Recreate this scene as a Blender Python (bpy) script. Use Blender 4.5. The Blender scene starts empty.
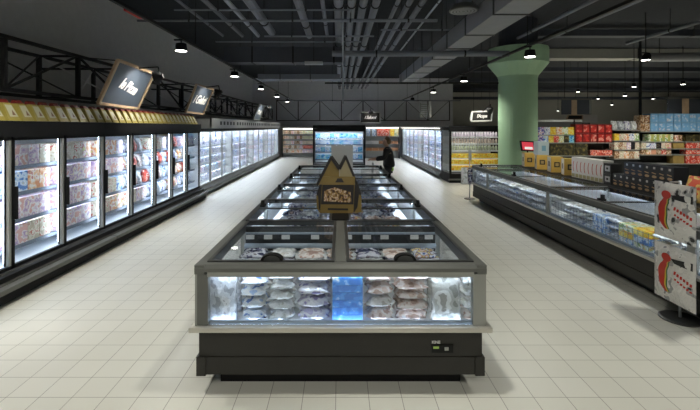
import bpy, bmesh, math, random
from mathutils import Vector, Matrix
S = bpy.context.scene
COL = S.collection
rnd = random.Random(11)
R = math.radians
F, CX, CY, H = 412.0, 340.0, 127.0, 2.05          # lens in pixels, vanishing point, eye height

# ---------------------------------------------------------------- materials
def nodes_of(name):
    m = bpy.data.materials.new(name); m.use_nodes = True
    nt = m.node_tree; b = nt.nodes['Principled BSDF']
    return m, nt, b

def mat(name, col, rough=.5, metal=0, spec=.5, emit=None, strength=0, noise=0):
    m, nt, b = nodes_of(name)
    b.inputs['Base Color'].default_value = (*col, 1)
    b.inputs['Roughness'].default_value = rough
    b.inputs['Metallic'].default_value = metal
    b.inputs['Specular IOR Level'].default_value = spec
    if emit:
        b.inputs['Emission Color'].default_value = (*emit, 1)
        b.inputs['Emission Strength'].default_value = strength
    if noise:
        tc = nt.nodes.new('ShaderNodeTexCoord'); n = nt.nodes.new('ShaderNodeTexNoise')
        n.inputs['Scale'].default_value = 6; n.inputs['Detail'].default_value = 4
        r = nt.nodes.new('ShaderNodeMapRange')
        r.inputs['To Min'].default_value = 1 - noise; r.inputs['To Max'].default_value = 1 + noise
        mx = nt.nodes.new('ShaderNodeVectorMath'); mx.operation = 'SCALE'
        mx.inputs[0].default_value = col
        nt.links.new(tc.outputs['Object'], n.inputs['Vector'])
        nt.links.new(n.outputs['Fac'], r.inputs['Value'])
        nt.links.new(r.outputs['Result'], mx.inputs['Scale'])
        nt.links.new(mx.outputs['Vector'], b.inputs['Base Color'])
    return m

def print_mat(name, stops, scale=9, rough=.45, stretch=(1, 1, 1), bump=0, spec=.4):
    """blotchy packaging print: a noise cut into flat colours, shifted for each pack"""
    m, nt, b = nodes_of(name)
    tc = nt.nodes.new('ShaderNodeTexCoord'); oi = nt.nodes.new('ShaderNodeObjectInfo')
    mp = nt.nodes.new('ShaderNodeMapping'); mp.inputs['Scale'].default_value = stretch
    mul = nt.nodes.new('ShaderNodeVectorMath'); mul.operation = 'SCALE'
    mul.inputs[0].default_value = (37, 91, 53)
    nt.links.new(oi.outputs['Random'], mul.inputs['Scale'])
    add = nt.nodes.new('ShaderNodeVectorMath')
    nt.links.new(tc.outputs['Object'], mp.inputs['Vector'])
    nt.links.new(mp.outputs['Vector'], add.inputs[0]); nt.links.new(mul.outputs['Vector'], add.inputs[1])
    n = nt.nodes.new('ShaderNodeTexNoise'); n.inputs['Scale'].default_value = scale
    n.inputs['Detail'].default_value = 1.5
    nt.links.new(add.outputs['Vector'], n.inputs['Vector'])
    cr = nt.nodes.new('ShaderNodeValToRGB'); cr.color_ramp.interpolation = 'CONSTANT'
    el = cr.color_ramp.elements
    while len(el) > 1: el.remove(el[-1])
    el[0].position = stops[0][0]; el[0].color = (*stops[0][1], 1)
    for p, c in stops[1:]:
        e = el.new(p); e.color = (*c, 1)
    nt.links.new(n.outputs['Fac'], cr.inputs['Fac'])
    nt.links.new(cr.outputs['Color'], b.inputs['Base Color'])
    b.inputs['Roughness'].default_value = rough
    b.inputs['Specular IOR Level'].default_value = spec
    if bump:
        n2 = nt.nodes.new('ShaderNodeTexNoise'); n2.inputs['Scale'].default_value = 22
        nt.links.new(add.outputs['Vector'], n2.inputs['Vector'])
        bp = nt.nodes.new('ShaderNodeBump'); bp.inputs['Strength'].default_value = bump
        bp.inputs['Distance'].default_value = .02
        nt.links.new(n2.outputs['Fac'], bp.inputs['Height']); nt.links.new(bp.outputs['Normal'], b.inputs['Normal'])
    return m

def glass_mat(name, tint=(1, 1, 1), base=.04, top=.4):
    m = bpy.data.materials.new(name); m.use_nodes = True
    nt = m.node_tree; nt.nodes.clear()
    o = nt.nodes.new('ShaderNodeOutputMaterial'); mx = nt.nodes.new('ShaderNodeMixShader')
    t = nt.nodes.new('ShaderNodeBsdfTransparent'); t.inputs['Color'].default_value = (*tint, 1)
    g = nt.nodes.new('ShaderNodeBsdfGlossy'); g.inputs['Roughness'].default_value = .02
    lw = nt.nodes.new('ShaderNodeLayerWeight'); lw.inputs['Blend'].default_value = .5
    pw = nt.nodes.new('ShaderNodeMath'); pw.operation = 'POWER'; pw.inputs[1].default_value = 5
    ma = nt.nodes.new('ShaderNodeMath'); ma.operation = 'MULTIPLY_ADD'
    ma.inputs[1].default_value = top; ma.inputs[2].default_value = base
    nt.links.new(lw.outputs['Facing'], pw.inputs[0]); nt.links.new(pw.outputs[0], ma.inputs[0])
    nt.links.new(ma.outputs[0], mx.inputs['Fac'])
    nt.links.new(t.outputs[0], mx.inputs[1]); nt.links.new(g.outputs[0], mx.inputs[2])
    nt.links.new(mx.outputs[0], o.inputs['Surface'])
    return m

W = (.86, .88, .9)
M = {
 'black': mat('black_panel', (.010, .010, .011), .55, spec=.18, noise=.25),
 'blackmatte': mat('black_matte', (.009, .009, .010), .7, spec=.25),
 'plinth': mat('charcoal_panel', (.029, .028, .025), .5, spec=.3, noise=.12),
 'frame': mat('grey_aluminium', (.135, .14, .132), .42, .2, noise=.06),
 'framelight': mat('pale_aluminium', (.33, .34, .32), .4, .3),
 'framedark': mat('dark_aluminium', (.055, .057, .058), .4, .3),
 'steel': mat('brushed_steel', (.55, .53, .48), .35, .6),
 'bump': mat('grey_bumper', (.12, .12, .11), .45, .2),
 'white': mat('white_liner', (.75, .78, .8), .4),
 'shelfm': mat('blue_grey_shelf', (.17, .21, .28), .4, .2),
 'rail': mat('blue_grey_rail', (.30, .36, .43), .4),
 'tag': mat('pale_tag', (.7, .7, .68), .5),
 'canopy': mat('light_grey_sheet', (.42, .43, .43), .5, noise=.05),
 'slot': mat('dark_slot', (.02, .02, .025), .6),
 'led': mat('cool_led', (1, 1, 1), .5, emit=(.74, .86, 1.0), strength=17),
 'ledmod': mat('chest_led', (1, 1, 1), .5, emit=(.74, .87, 1.0), strength=85),
 'ledsoft': mat('soft_chest_led', (1, 1, 1), .5, emit=(.74, .87, 1.0), strength=30),
 'ledup': mat('freezer_led', (1, 1, 1), .5, emit=(.74, .86, 1.0), strength=15),
 'ledchill': mat('white_led', (1, 1, 1), .5, emit=(.82, .90, 1.0), strength=35),
 'ledwarm': mat('warm_led', (1, 1, 1), .5, emit=(1, .95, .86), strength=6.5),
 'lens': mat('lamp_lens', (1, 1, 1), .5, emit=(1, .97, .9), strength=12),
 'lenssmall': mat('sign_lamp_lens', (1, 1, 1), .5, emit=(1, .95, .85), strength=6),
 'wall': mat('charcoal_wall', (.76, .755, .75), .85, noise=.08),
 'wallback': mat('grey_wall', (.76, .76, .79), .85, noise=.08),
 'ceil': mat('black_ceiling', (.026, .030, .038), .9, noise=.3),
 'pipe': mat('grey_pipe', (.19, .205, .235), .55, .1),
 'pipelight': mat('galvanised_pipe', (.42, .45, .50), .45, .3),
 'duct': mat('grey_duct', (.27, .275, .285), .6, noise=.08),
 'wallfar': mat('pale_far_wall', (.62, .61, .56), .8),
 'ductdark': mat('dark_blue_grey_duct', (.055, .062, .08), .6, noise=.1),
 'ductpale': mat('pale_duct', (.42, .42, .38), .6, noise=.08),
 'trussm': mat('truss_black', (.008, .008, .009), .5),
 'rod': mat('bright_rod', (.80, .80, .80), .4),
 'green': mat('sage_green_paint', (.37, .56, .36), .6, noise=.03),
 'wood': mat('pale_wood', (.50, .36, .24), .5, noise=.2),
 'slate': mat('slate_blue_board', (.075, .098, .135), .55, noise=.12),
 'slatedark': mat('black_board', (.013, .012, .012), .6),
 'ink': mat('white_chalk_paint', (.85, .85, .83), .6),
 'whiteplas': mat('white_plastic', (.75, .75, .73), .4),
 'red': mat('red_plastic', (.55, .02, .02), .4),
 'glass': glass_mat('clear_glass', (.98, .99, 1)),
 'glasslid': glass_mat('lid_glass', (.97, .985, 1), .03, .30),
 'glassside': glass_mat('tank_glass', (.95, .97, .99), .05, .5),
 'screen': mat('red_screen', (.3, .02, .03), .3, emit=(.75, .06, .09), strength=.7),
 'screenw': mat('white_screen', (.6, .6, .6), .3, emit=(.9, .9, .9), strength=.7),
 'display': mat('display_green', (.02, .05, .01), .4, emit=(.35, .5, .1), strength=.5),
}

def floor_mat():
    m, nt, b = nodes_of('cream_floor_tiles')
    tc = nt.nodes.new('ShaderNodeTexCoord'); mp = nt.nodes.new('ShaderNodeMapping')
    mp.inputs['Location'].default_value = (.032 + 50, -3.124 + 50.25, 0)
    br = nt.nodes.new('ShaderNodeTexBrick'); br.offset = 0; br.squash = 1
    br.inputs['Scale'].default_value = 1
    br.inputs['Brick Width'].default_value = .25; br.inputs['Row Height'].default_value = .25
    br.inputs['Mortar Size'].default_value = .0028; br.inputs['Mortar Smooth'].default_value = .3
    br.inputs['Color1'].default_value = (.60, .595, .545, 1); br.inputs['Color2'].default_value = (.575, .57, .52, 1)
    br.inputs['Mortar'].default_value = (.20, .195, .175, 1)
    n = nt.nodes.new('ShaderNodeTexNoise'); n.inputs['Scale'].default_value = .8; n.inputs['Detail'].default_value = 4
    r = nt.nodes.new('ShaderNodeMapRange'); r.inputs['To Min'].default_value = .93; r.inputs['To Max'].default_value = 1.05
    mx = nt.nodes.new('ShaderNodeVectorMath'); mx.operation = 'SCALE'
    nt.links.new(tc.outputs['Object'], mp.inputs['Vector']); nt.links.new(mp.outputs['Vector'], br.inputs['Vector'])
    nt.links.new(tc.outputs['Object'], n.inputs['Vector']); nt.links.new(n.outputs['Fac'], r.inputs['Value'])
    nt.links.new(br.outputs['Color'], mx.inputs[0]); nt.links.new(r.outputs['Result'], mx.inputs['Scale'])
    nt.links.new(mx.outputs['Vector'], b.inputs['Base Color'])
    b.inputs['Roughness'].default_value = .36; b.inputs['Specular IOR Level'].default_value = .45
    return m
M['floor'] = floor_mat()

# ---------------------------------------------------------------- mesh helpers
class MB:
    def __init__(s): s.v = []; s.f = []; s.mi = []; s.k = 0
    def add(s, vs, fs):
        o = len(s.v); s.v += [tuple(p) for p in vs]
        for f in fs: s.f.append([o + i for i in f]); s.mi.append(s.k)
        return s
    def box(s, x0, y0, z0, x1, y1, z1):
        x0, x1 = sorted((x0, x1)); y0, y1 = sorted((y0, y1)); z0, z1 = sorted((z0, z1))
        return s.add([(x0,y0,z0),(x1,y0,z0),(x1,y1,z0),(x0,y1,z0),(x0,y0,z1),(x1,y0,z1),(x1,y1,z1),(x0,y1,z1)],
                     [(0,3,2,1),(4,5,6,7),(0,1,5,4),(1,2,6,5),(2,3,7,6),(3,0,4,7)])
    def slab(s, a, b, c, d, t):
        """plate with corners a b c d (counter-clockwise seen from the front), thickness t behind"""
        a, b, c, d = map(Vector, (a, b, c, d)); n = (b - a).cross(d - a).normalized() * -t
        return s.add([a, b, c, d, a + n, b + n, c + n, d + n],
                     [(0,1,2,3),(7,6,5,4),(0,4,5,1),(1,5,6,2),(2,6,7,3),(3,7,4,0)])
    def bar(s, p, q, w, h=None):
        p, q = Vector(p), Vector(q); h = h or w; d = (q - p).normalized()
        up = Vector((0, 0, 1)) if abs(d.z) < .9 else Vector((0, 1, 0))
        a = d.cross(up).normalized() * w / 2; b = a.cross(d).normalized() * h / 2
        vs = [p-a-b, p+a-b, p+a+b, p-a+b, q-a-b, q+a-b, q+a+b, q-a+b]
        return s.add(vs, [(0,1,2,3),(7,6,5,4),(0,4,5,1),(1,5,6,2),(2,6,7,3),(3,7,4,0)])
    def tube(s, p, q, r0, r1=None, n=12, caps=True):
        p, q = Vector(p), Vector(q); r1 = r0 if r1 is None else r1; d = (q - p).normalized()
        up = Vector((0, 0, 1)) if abs(d.z) < .9 else Vector((1, 0, 0))
        a = d.cross(up).normalized(); b = d.cross(a).normalized()
        vs = []
        for c, r in ((p, r0), (q, r1)):
            for i in range(n):
                t = 2 * math.pi * i / n; vs.append(c + a * r * math.cos(t) + b * r * math.sin(t))
        fs = [(i, (i+1) % n, n + (i+1) % n, n + i) for i in range(n)]
        if caps: fs += [tuple(range(n))[::-1], tuple(range(n, 2*n))]
        return s.add(vs, fs)
    def lathe(s, c, prof, n=24):
        cx, cy, cz = c; vs = []
        for r, z in prof:
            for i in range(n):
                t = 2 * math.pi * i / n; vs.append((cx + r*math.cos(t), cy + r*math.sin(t), cz + z))
        fs = []
        for k in range(len(prof) - 1):
            for i in range(n):
                fs.append((k*n+i, k*n+(i+1) % n, (k+1)*n+(i+1) % n, (k+1)*n+i))
        fs += [tuple(range(n))[::-1], tuple(range((len(prof)-1)*n, len(prof)*n))]
        return s.add(vs, fs)
    def prism(s, poly, axis, a, b):
        """extrude a 2D outline along axis 0/1/2 from a to b"""
        def pt(p, t):
            l = list(p); l.insert(axis, t); return l
        n = len(poly)
        vs = [pt(p, a) for p in poly] + [pt(p, b) for p in poly]
        return s.add(vs, [tuple(range(n))[::-1], tuple(range(n, 2*n))] + [(i, (i+1) % n, n+(i+1) % n, n+i) for i in range(n)])
    def mesh(s, name, mats, smooth=False, off=(0, 0, 0), bevel=0):
        me = bpy.data.meshes.new(name)
        me.from_pydata([(x-off[0], y-off[1], z-off[2]) for x, y, z in s.v], [], s.f)
        if not isinstance(mats, (list, tuple)): mats = [mats]
        for m in mats: me.materials.append(m)
        me.polygons.foreach_set('material_index', s.mi)
        bm = bmesh.new(); bm.from_mesh(me)
        bmesh.ops.recalc_face_normals(bm, faces=bm.faces)
        if bevel:
            bmesh.ops.bevel(bm, geom=bm.edges[:], offset=bevel, segments=2, profile=.6, affect='EDGES', clamp_overlap=True)
        bm.to_mesh(me); bm.free()
        if smooth:
            for p in me.polygons: p.use_smooth = True
        return me
    def build(s, name, mats, parent=None, smooth=False, bevel=0):
        """coordinates are given in the world; a part is stored relative to its (unrotated) thing"""
        off = Vector((0, 0, 0)); p = parent
        while p is not None: off += p.location; p = p.parent
        o = bpy.data.objects.new(name, None if False else s.mesh(name, mats, smooth, off, bevel))
        COL.objects.link(o); o.parent = parent
        return o
    def solo(s, name, mats, base=None, smooth=False, bevel=0):
        """a top-level mesh whose origin is the middle of its foot"""
        if base is None:
            xs, ys, zs = zip(*s.v); base = ((min(xs)+max(xs))/2, (min(ys)+max(ys))/2, min(zs))
        o = bpy.data.objects.new(name, s.mesh(name, mats, smooth, base, bevel)); o.location = base
        COL.objects.link(o); return o

def tag(o, label, cat, group=None, kind=None):
    o['label'] = label; o['category'] = cat
    if group: o['group'] = group
    if kind: o['kind'] = kind
    return o
def thing(name, label, cat, loc, group=None):
    o = bpy.data.objects.new(name, None); o.location = loc; COL.objects.link(o); o.empty_display_size = .1
    return tag(o, label, cat, group)
def struct(o):
    o['kind'] = 'structure'; return o
def put(name, me, loc, rz, label, cat, group, scale=None):
    o = bpy.data.objects.new(name, me); o.location = (loc[0], loc[1], loc[2]+.002); o.rotation_euler = (0, 0, rz)
    if scale: o.scale = scale
    COL.objects.link(o); return tag(o, label, cat, group)
def dup(root, loc, label=None, rz=None):
    r = root.copy(); COL.objects.link(r); r.location = loc
    if rz is not None: r.rotation_euler = (0, 0, rz)
    if label: r['label'] = label
    for ch in list(root.children):
        c = ch.copy(); COL.objects.link(c); c.parent = r
        if c.type == 'LIGHT': c.data = ch.data
        for g in list(ch.children):
            d = g.copy(); COL.objects.link(d); d.parent = c
    return r
def P(px, py, Y): return Vector(((px - CX) / F * Y, Y, H - (py - CY) / F * Y))

_o = 'first second third fourth fifth sixth seventh eighth ninth tenth eleventh twelfth thirteenth fourteenth fifteenth sixteenth seventeenth eighteenth nineteenth'.split()
_t = {2: 'twenty', 3: 'thirty', 4: 'forty', 5: 'fifty'}
def nth(i):
    """ordinal word for a zero-based index"""
    n = i + 1
    if n < 20: return _o[n-1]
    if n % 10 == 0: return _t[n//10][:-1] + 'ieth'
    return _t[n//10] + '-' + _o[n % 10 - 1]
LEVEL = ['top', 'second', 'third', 'fourth', 'fifth', 'sixth', 'seventh']

# ---------------------------------------------------------------- the shell
XL, XR, YF, YB, YD, ZC = -6.2, 36.0, -6.0, 29.2, 41.0, 5.5
struct(MB().box(XL-.2, YF-.2, -.2, XR+.2, YD+.2, 0).build('floor', M['floor']))
struct(MB().box(XL-.2, YF-.2, ZC, XR+.2, YD+.2, ZC+.2).build('ceiling', M['ceil']))
struct(MB().box(XL-.2, YF, 0, XL, YB, ZC).build('wall_left', M['wall']))
struct(MB().box(XL-.2, YB, 0, 8, YB+.2, ZC).build('wall_back', M['wallback']))
struct(MB().box(7.8, YB+.2, 0, 8, YD, ZC).build('wall_side', M['wallback']))
struct(MB().box(8, YD, 0, XR, YD+.2, ZC).build('wall_far', M['wallfar']))
struct(MB().box(XR, YF, 0, XR+.2, YD, ZC).build('wall_right', M['wall']))
struct(MB().box(XL, YF-.2, 0, XR, YF, ZC).build('wall_front', M['wall']))

# ---------------------------------------------------------------- package meshes
PRN = {
 'pinkwhite': print_mat('print_pink_white', [(0, (.78,.48,.44)), (.41, (.85,.82,.83)), (.50, (.74,.58,.68)), (.57, (.52,.38,.60)), (.63, (.86,.76,.66))], 10),
 'orange': print_mat('print_orange', [(0, (.74,.32,.14)), (.40, (.84,.56,.34)), (.48, (.86,.80,.74)), (.56, (.64,.28,.26)), (.64, (.66,.66,.25))], 10),
 'blue': print_mat('print_blue', [(0, (.10,.25,.62)), (.42, (.55,.70,.86)), (.52, (.85,.88,.9)), (.6, (.25,.45,.75)), (.68, (.8,.7,.4))], 13),
 'green': print_mat('print_green', [(0, (.28,.45,.16)), (.42, (.80,.82,.74)), (.54, (.62,.70,.36)), (.6, (.80,.55,.22))], 13),
 'redp': print_mat('print_red', [(0, (.60,.06,.04)), (.46, (.80,.20,.14)), (.56, (.86,.78,.70)), (.62, (.5,.05,.05))], 12),
 'chill': print_mat('print_chilled', [(0, (.12,.18,.40)), (.38, (.62,.68,.82)), (.45, (.86,.87,.9)), (.56, (.40,.48,.72)), (.62, (.65,.35,.55)), (.66, (.8,.8,.85))], 13),
 'teal': print_mat('print_teal', [(0, (.02,.15,.50)), (.40, (.08,.42,.75)), (.50, (.70,.82,.88)), (.54, (.12,.45,.30)), (.60, (.20,.50,.82))], 12),
 'yellow': print_mat('print_yellow', [(0, (.75,.30,.02)), (.40, (.82,.56,.05)), (.55, (.86,.72,.20)), (.66, (.5,.5,.12))], 12),
 'brown': print_mat('print_brown', [(0, (.16,.08,.04)), (.42, (.42,.24,.12)), (.54, (.70,.60,.48)), (.62, (.30,.14,.08))], 14),
 'purple': print_mat('print_purple', [(0, (.12,.10,.40)), (.44, (.30,.26,.62)), (.52, (.78,.76,.84)), (.64, (.55,.10,.20))], 13),
 'cream': print_mat('print_cream', [(0, (.55,.48,.34)), (.44, (.74,.70,.58)), (.58, (.55,.12,.08)), (.63, (.78,.74,.62))], 13),
 'olive': print_mat('print_olive', [(0, (.035,.03,.015)), (.50, (.09,.075,.03)), (.62, (.22,.17,.05))], 9),
 'darkp': print_mat('print_dark', [(0, (.012,.012,.016)), (.5, (.03,.03,.035)), (.62, (.20,.15,.07)), (.68, (.02,.02,.03))], 15),
}
BAG = {
 'silver': print_mat('film_silver', [(0, (.34,.37,.42)), (.40, (.58,.62,.68)), (.52, (.80,.83,.88)), (.62, (.45,.48,.54))], 12, .25, bump=.7),
 'whiteblue': print_mat('film_white_blue', [(0, (.12,.24,.60)), (.38, (.70,.78,.86)), (.5, (.84,.87,.9)), (.62, (.40,.55,.80))], 11, .25, bump=.7),
 'whitish': print_mat('film_white', [(0, (.50,.52,.50)), (.42, (.74,.77,.78)), (.52, (.84,.86,.88)), (.66, (.62,.60,.58))], 11, .25, bump=.7),
 'purplewhite': print_mat('film_purple_white', [(0, (.30,.28,.52)), (.40, (.76,.76,.84)), (.5, (.84,.85,.88)), (.60, (.52,.50,.68))], 13, .25, bump=.7),
 'pinkish': print_mat('film_pink', [(0, (.46,.32,.28)), (.40, (.72,.58,.53)), (.5, (.84,.78,.76)), (.62, (.58,.42,.36))], 12, .25, bump=.7),
 'greenish': print_mat('film_green_grey', [(0, (.25,.26,.24)), (.42, (.44,.45,.43)), (.56, (.66,.67,.66)), (.66, (.32,.32,.30))], 9, .25, bump=.7),
 'darkfish': print_mat('film_dark', [(0, (.05,.06,.12)), (.38, (.20,.20,.30)), (.47, (.66,.68,.76)), (.60, (.25,.22,.25)), (.68, (.72,.60,.55))], 12, .22, bump=.7),
 'mixed': print_mat('film_mixed', [(0, (.10,.18,.48)), (.38, (.70,.74,.84)), (.50, (.25,.18,.24)), (.56, (.80,.70,.30)), (.62, (.62,.18,.16)), (.67, (.8,.82,.84))], 14, .22, bump=.6),
}
BLUEBOX = print_mat('print_bright_blue', [(0, (.04,.20,.62)), (.50, (.07,.30,.75)), (.60, (.30,.55,.88)), (.67, (.82,.86,.9))], 14)

def carton(name, w, d, h, body, panel=None, inset=.12):
    """box standing on z=0, front towards -Y, a printed panel on the front and the sides"""
    b = MB().box(-w/2, -d/2, 0, w/2, d/2, h); mats = [body]
    if panel:
        mats.append(panel); b.k = 1; i, j = w*inset, h*inset
        b.add([(-w/2+i, -d/2-.0015, j), (w/2-i, -d/2-.0015, j), (w/2-i, -d/2-.0015, h-j), (-w/2+i, -d/2-.0015, h-j)], [(0,1,2,3)])
    return b.mesh(name, mats)
def pillow(name, w, l, h, m, seed, amp=.25):
    """flat frozen-food bag lying on z=0 with crimped ends"""
    rr = random.Random(seed); nx, ny = 9, 11
    ph = [rr.uniform(0, 6.3) for _ in range(6)]; fr = [rr.uniform(4, 9) for _ in range(4)]
    def hh(u, v):
        e = (1-abs(u)**3.2) * (1-abs(v)**4.5)
        return e * (1 + amp*(math.sin(fr[0]*u+ph[0])*math.sin(fr[1]*v+ph[1]) + .6*math.sin(fr[2]*(u+v)+ph[2])))
    b = MB(); vs = []; fs = []
    for s in (1, -1):
        for j in range(ny):
            for i in range(nx):
                u, v = 2*i/(nx-1)-1, 2*j/(ny-1)-1
                q = hh(u, v)
                z = h*.42 + (h*.44*q/1.2 if s > 0 else -h*.42*min(1, q))
                wob = .012*math.sin(fr[3]*v+ph[3])
                vs.append((w/2*u*(1-.04*v*v)+wob*abs(u), l/2*v, max(0, z)))
    def id_(s, i, j): return s*nx*ny + j*nx + i
    for j in range(ny-1):
        for i in range(nx-1):
            fs.append((id_(0,i,j), id_(0,i+1,j), id_(0,i+1,j+1), id_(0,i,j+1)))
            fs.append((id_(1,i,j), id_(1,i,j+1), id_(1,i+1,j+1), id_(1,i+1,j)))
    ring = [(i,0) for i in range(nx)] + [(nx-1,j) for j in range(1,ny)] + [(i,ny-1) for i in range(nx-2,-1,-1)] + [(0,j) for j in range(ny-2,0,-1)]
    for a, c in zip(ring, ring[1:]+ring[:1]):
        fs.append((id_(0,*a), id_(1,*a), id_(1,*c), id_(0,*c)))
    b.add(vs, fs)
    return b.mesh(name, m, smooth=True)
def standbag(name, w, d, h, m, seed):
    """upright pouch, front towards -Y, sealed flat along its top"""
    rr = random.Random(seed); b = MB(); vs = []; fs = []; n = 16; K = 9
    ph = rr.uniform(0, 6)
    for k in range(K):
        t = k/(K-1); dd = d/2*(1-t**3)*(.85+.3*math.sin(math.pi*t)) + .006; ww = w/2*(1-.08*math.sin(math.pi*t))
        for i in range(n):
            a = 2*math.pi*i/n; c, s_ = math.cos(a), math.sin(a)
            e = .55
            vs.append((ww*math.copysign(abs(c)**e, c), dd*math.copysign(abs(s_)**e, s_)*(1+.12*math.sin(5*t+3*a+ph)), h*t))
    for k in range(K-1):
        for i in range(n): fs.append((k*n+i, k*n+(i+1) % n, (k+1)*n+(i+1) % n, (k+1)*n+i))
    fs += [tuple(range(n))[::-1], tuple(range((K-1)*n, K*n))]
    b.add(vs, fs); return b.mesh(name, m, smooth=True)
def bottle(name, r, h, body, cap):
    b = MB(); b.lathe((0,0,0), [(r*.9,0),(r,.02),(r,h*.62),(r*.45,h*.82),(r*.42,h*.9)], 12)
    b.k = 1; b.lathe((0,0,0), [(r*.5,h*.9),(r*.5,h)], 10)
    return b.mesh(name, [body, cap], smooth=True)

# ---------------------------------------------------------------- left wall: upright glass-door freezers
XF = -4.0
DOORS = [4.05, 5.02, 5.98, 6.98, 7.94, 8.94, 9.84, 10.80, 11.80]
SHELF = [1.54, 1.20, .85, .52]
def upright_freezer(dd, label, near=True, far=True):
    y0, y1 = dd[0], dd[-1]-.002
    t = thing('upright_freezer', label, 'freezer', (-4.4, (y0+y1)/2, 0), 'upright freezers on the left wall')
    b = MB()
    b.box(-4.90, y0, 0, -4.84, y1, 2.12).box(-4.90, y0, 1.96, XF, y1, 2.12).box(-4.88, y0, .0, -3.90, y1, .30)
    if near: b.box(-4.88, y0, .0, XF-.02, y0+.04, 2.1)
    if far: b.box(-4.88, y1-.04, 0, XF-.02, y1, 2.1)
    b.box(XF-.03, y0, 1.93, XF+.02, y1, 2.125)
    b.build('cabinet', M['black'], t)
    MB().prism([(-3.99, .18), (-3.86, .18), (-3.86, .20), (XF+.015, .315), (-3.99, .315)], 1, y0, y1).build('sloped_panel', M['plinth'], t)
    MB().box(-3.88, y0, .02, -3.84, y1, .155).build('kickplate', M['blackmatte'], t)
    MB().box(-3.88, y0+.005, .15, -3.775, y1-.005, .212).build('bumper', M['bump'], t, bevel=.012)
    e, e2 = .04*near, .04*far
    MB().box(-4.84, y0+e, .31, -4.82, y1-e2, 1.95).box(-4.82, y0+e, .31, -4.06, y1-e2, .33).box(-4.82, y0+e, 1.92, -4.06, y1-e2, 1.95).build('liner', M['white'], t)
    for z in SHELF:
        MB().box(-4.81, y0+e+.002, z-.02, -4.16, y1-e2-.002, z).box(-4.16, y0+e+.002, z-.035, -4.145, y1-e2-.002, z+.012).build('shelf', M['shelfm'], t)
        MB().box(-4.18, y0+.08, z-.032, -4.165, y1-.08, z-.022).build('light_strip', M['ledup'], t)
    if far: MB().box(-4.82, y1-.05, .33, -4.05, y1-.042, 1.92).build('end_liner', M['white'], t)
    MB().box(XF-.073, y0+.045, .40, XF-.063, y0+.085, 1.89).build('light_strip', M['ledup'], t)
    for k, (a, c) in enumerate(zip(dd, dd[1:])):
        w = .038; f = MB()
        f.box(XF-.045, a+.012, .32, XF, a+w+.012, 1.93)
        f.box(XF-.045, a+.012, .32, XF, c-.003, .36).box(XF-.045, a+.012, 1.885, XF, c-.003, 1.93)
        d = f.build('door', M['black'], t)
        MB().box(XF-.04, c-.034, .36, XF-.002, c-.003, 1.885).build('stile', M['framelight'], d)
        MB().box(XF-.03, a+.05, .35, XF-.015, c-.04, 1.90).build('door_glass', M['glass'], d)
        MB().box(XF+.005, a+.018, .92, XF+.045, a+.048, 1.32).box(XF-.005, a+.02, .94, XF+.02, a+.045, .98).box(XF-.005, a+.02, 1.26, XF+.02, a+.045, 1.30).build('handle', M['blackmatte'], d)
        MB().box(XF-.062, c-.045, .36, XF-.048, min(c+.04, y1), 1.90).build('mullion', M['black'], t)
        MB().box(XF-.073, c-.040, .40, XF-.063, min(c+.035, y1-.003), 1.89).build('light_strip', M['ledup'], t)
    return t
upright_freezer(DOORS[:4], 'black upright freezer with three glass doors, nearest on the left wall', far=False)
upright_freezer(DOORS[3:], 'black upright freezer with five glass doors, beside the long chiller', near=False)

boxm = {k: carton('frozen_food_box', .200, .30, .268, PRN[k]) for k in ('pinkwhite', 'orange', 'blue', 'cream')}
boxs = {k: carton('frozen_food_box', .215, .30, .125, PRN[k]) for k in ('pinkwhite', 'orange', 'green', 'redp')}
bagm = {k: standbag('frozen_food_bag', .20, .16, .27, BAG[k], i) for i, k in enumerate(('whitish', 'whiteblue', 'pinkish', 'purplewhite'))}
bagm['orange'] = standbag('frozen_food_bag', .20, .16, .26, PRN['orange'], 9)
bagm['redp'] = standbag('frozen_food_bag', .20, .16, .26, PRN['redp'], 8)
CN = {'pinkwhite': 'pink and white', 'orange': 'orange printed', 'blue': 'blue and white', 'cream': 'cream', 'green': 'green and white', 'redp': 'red',
      'whitish': 'white', 'whiteblue': 'white and blue', 'pinkish': 'pale pink', 'purplewhite': 'lilac and white', 'teal': 'blue green', 'chill': 'white',
      'yellow': 'yellow', 'brown': 'brown', 'purple': 'purple', 'silver': 'silver', 'greenish': 'grey green', 'darkfish': 'dark printed', 'mixed': 'multicoloured', 'olive': 'olive brown', 'darkp': 'black'}
for k, (a, c) in enumerate(zip(DOORS, DOORS[1:])):
    for j, z in enumerate(SHELF):
        kinds = rnd.sample(['pinkwhite', 'orange', 'blue', 'cream', 'pinkwhite'], 2)
        isbag = k >= 4 and rnd.random() < .7
        for i in range(4):
            y = a + .165 + i * .212
            g = 'frozen food on the %s freezer shelf behind door %s' % (LEVEL[j], nth(k))
            where = '%s from the near end, %s shelf, behind %s freezer door' % (nth(i), LEVEL[j], nth(k))
            if isbag:
                q = rnd.choice(list(bagm)); put('frozen_food_bag', bagm[q], (-4.32, y, z), R(90), '%s bag %s' % (CN[q], where), 'frozen food', g)
            else:
                q = kinds[0] if i < 3 - j % 2 else kinds[1]
                put('frozen_food_box', boxm[q], (-4.317, y, z), R(90), '%s box %s' % (CN[q], where), 'frozen food', g)

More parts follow.
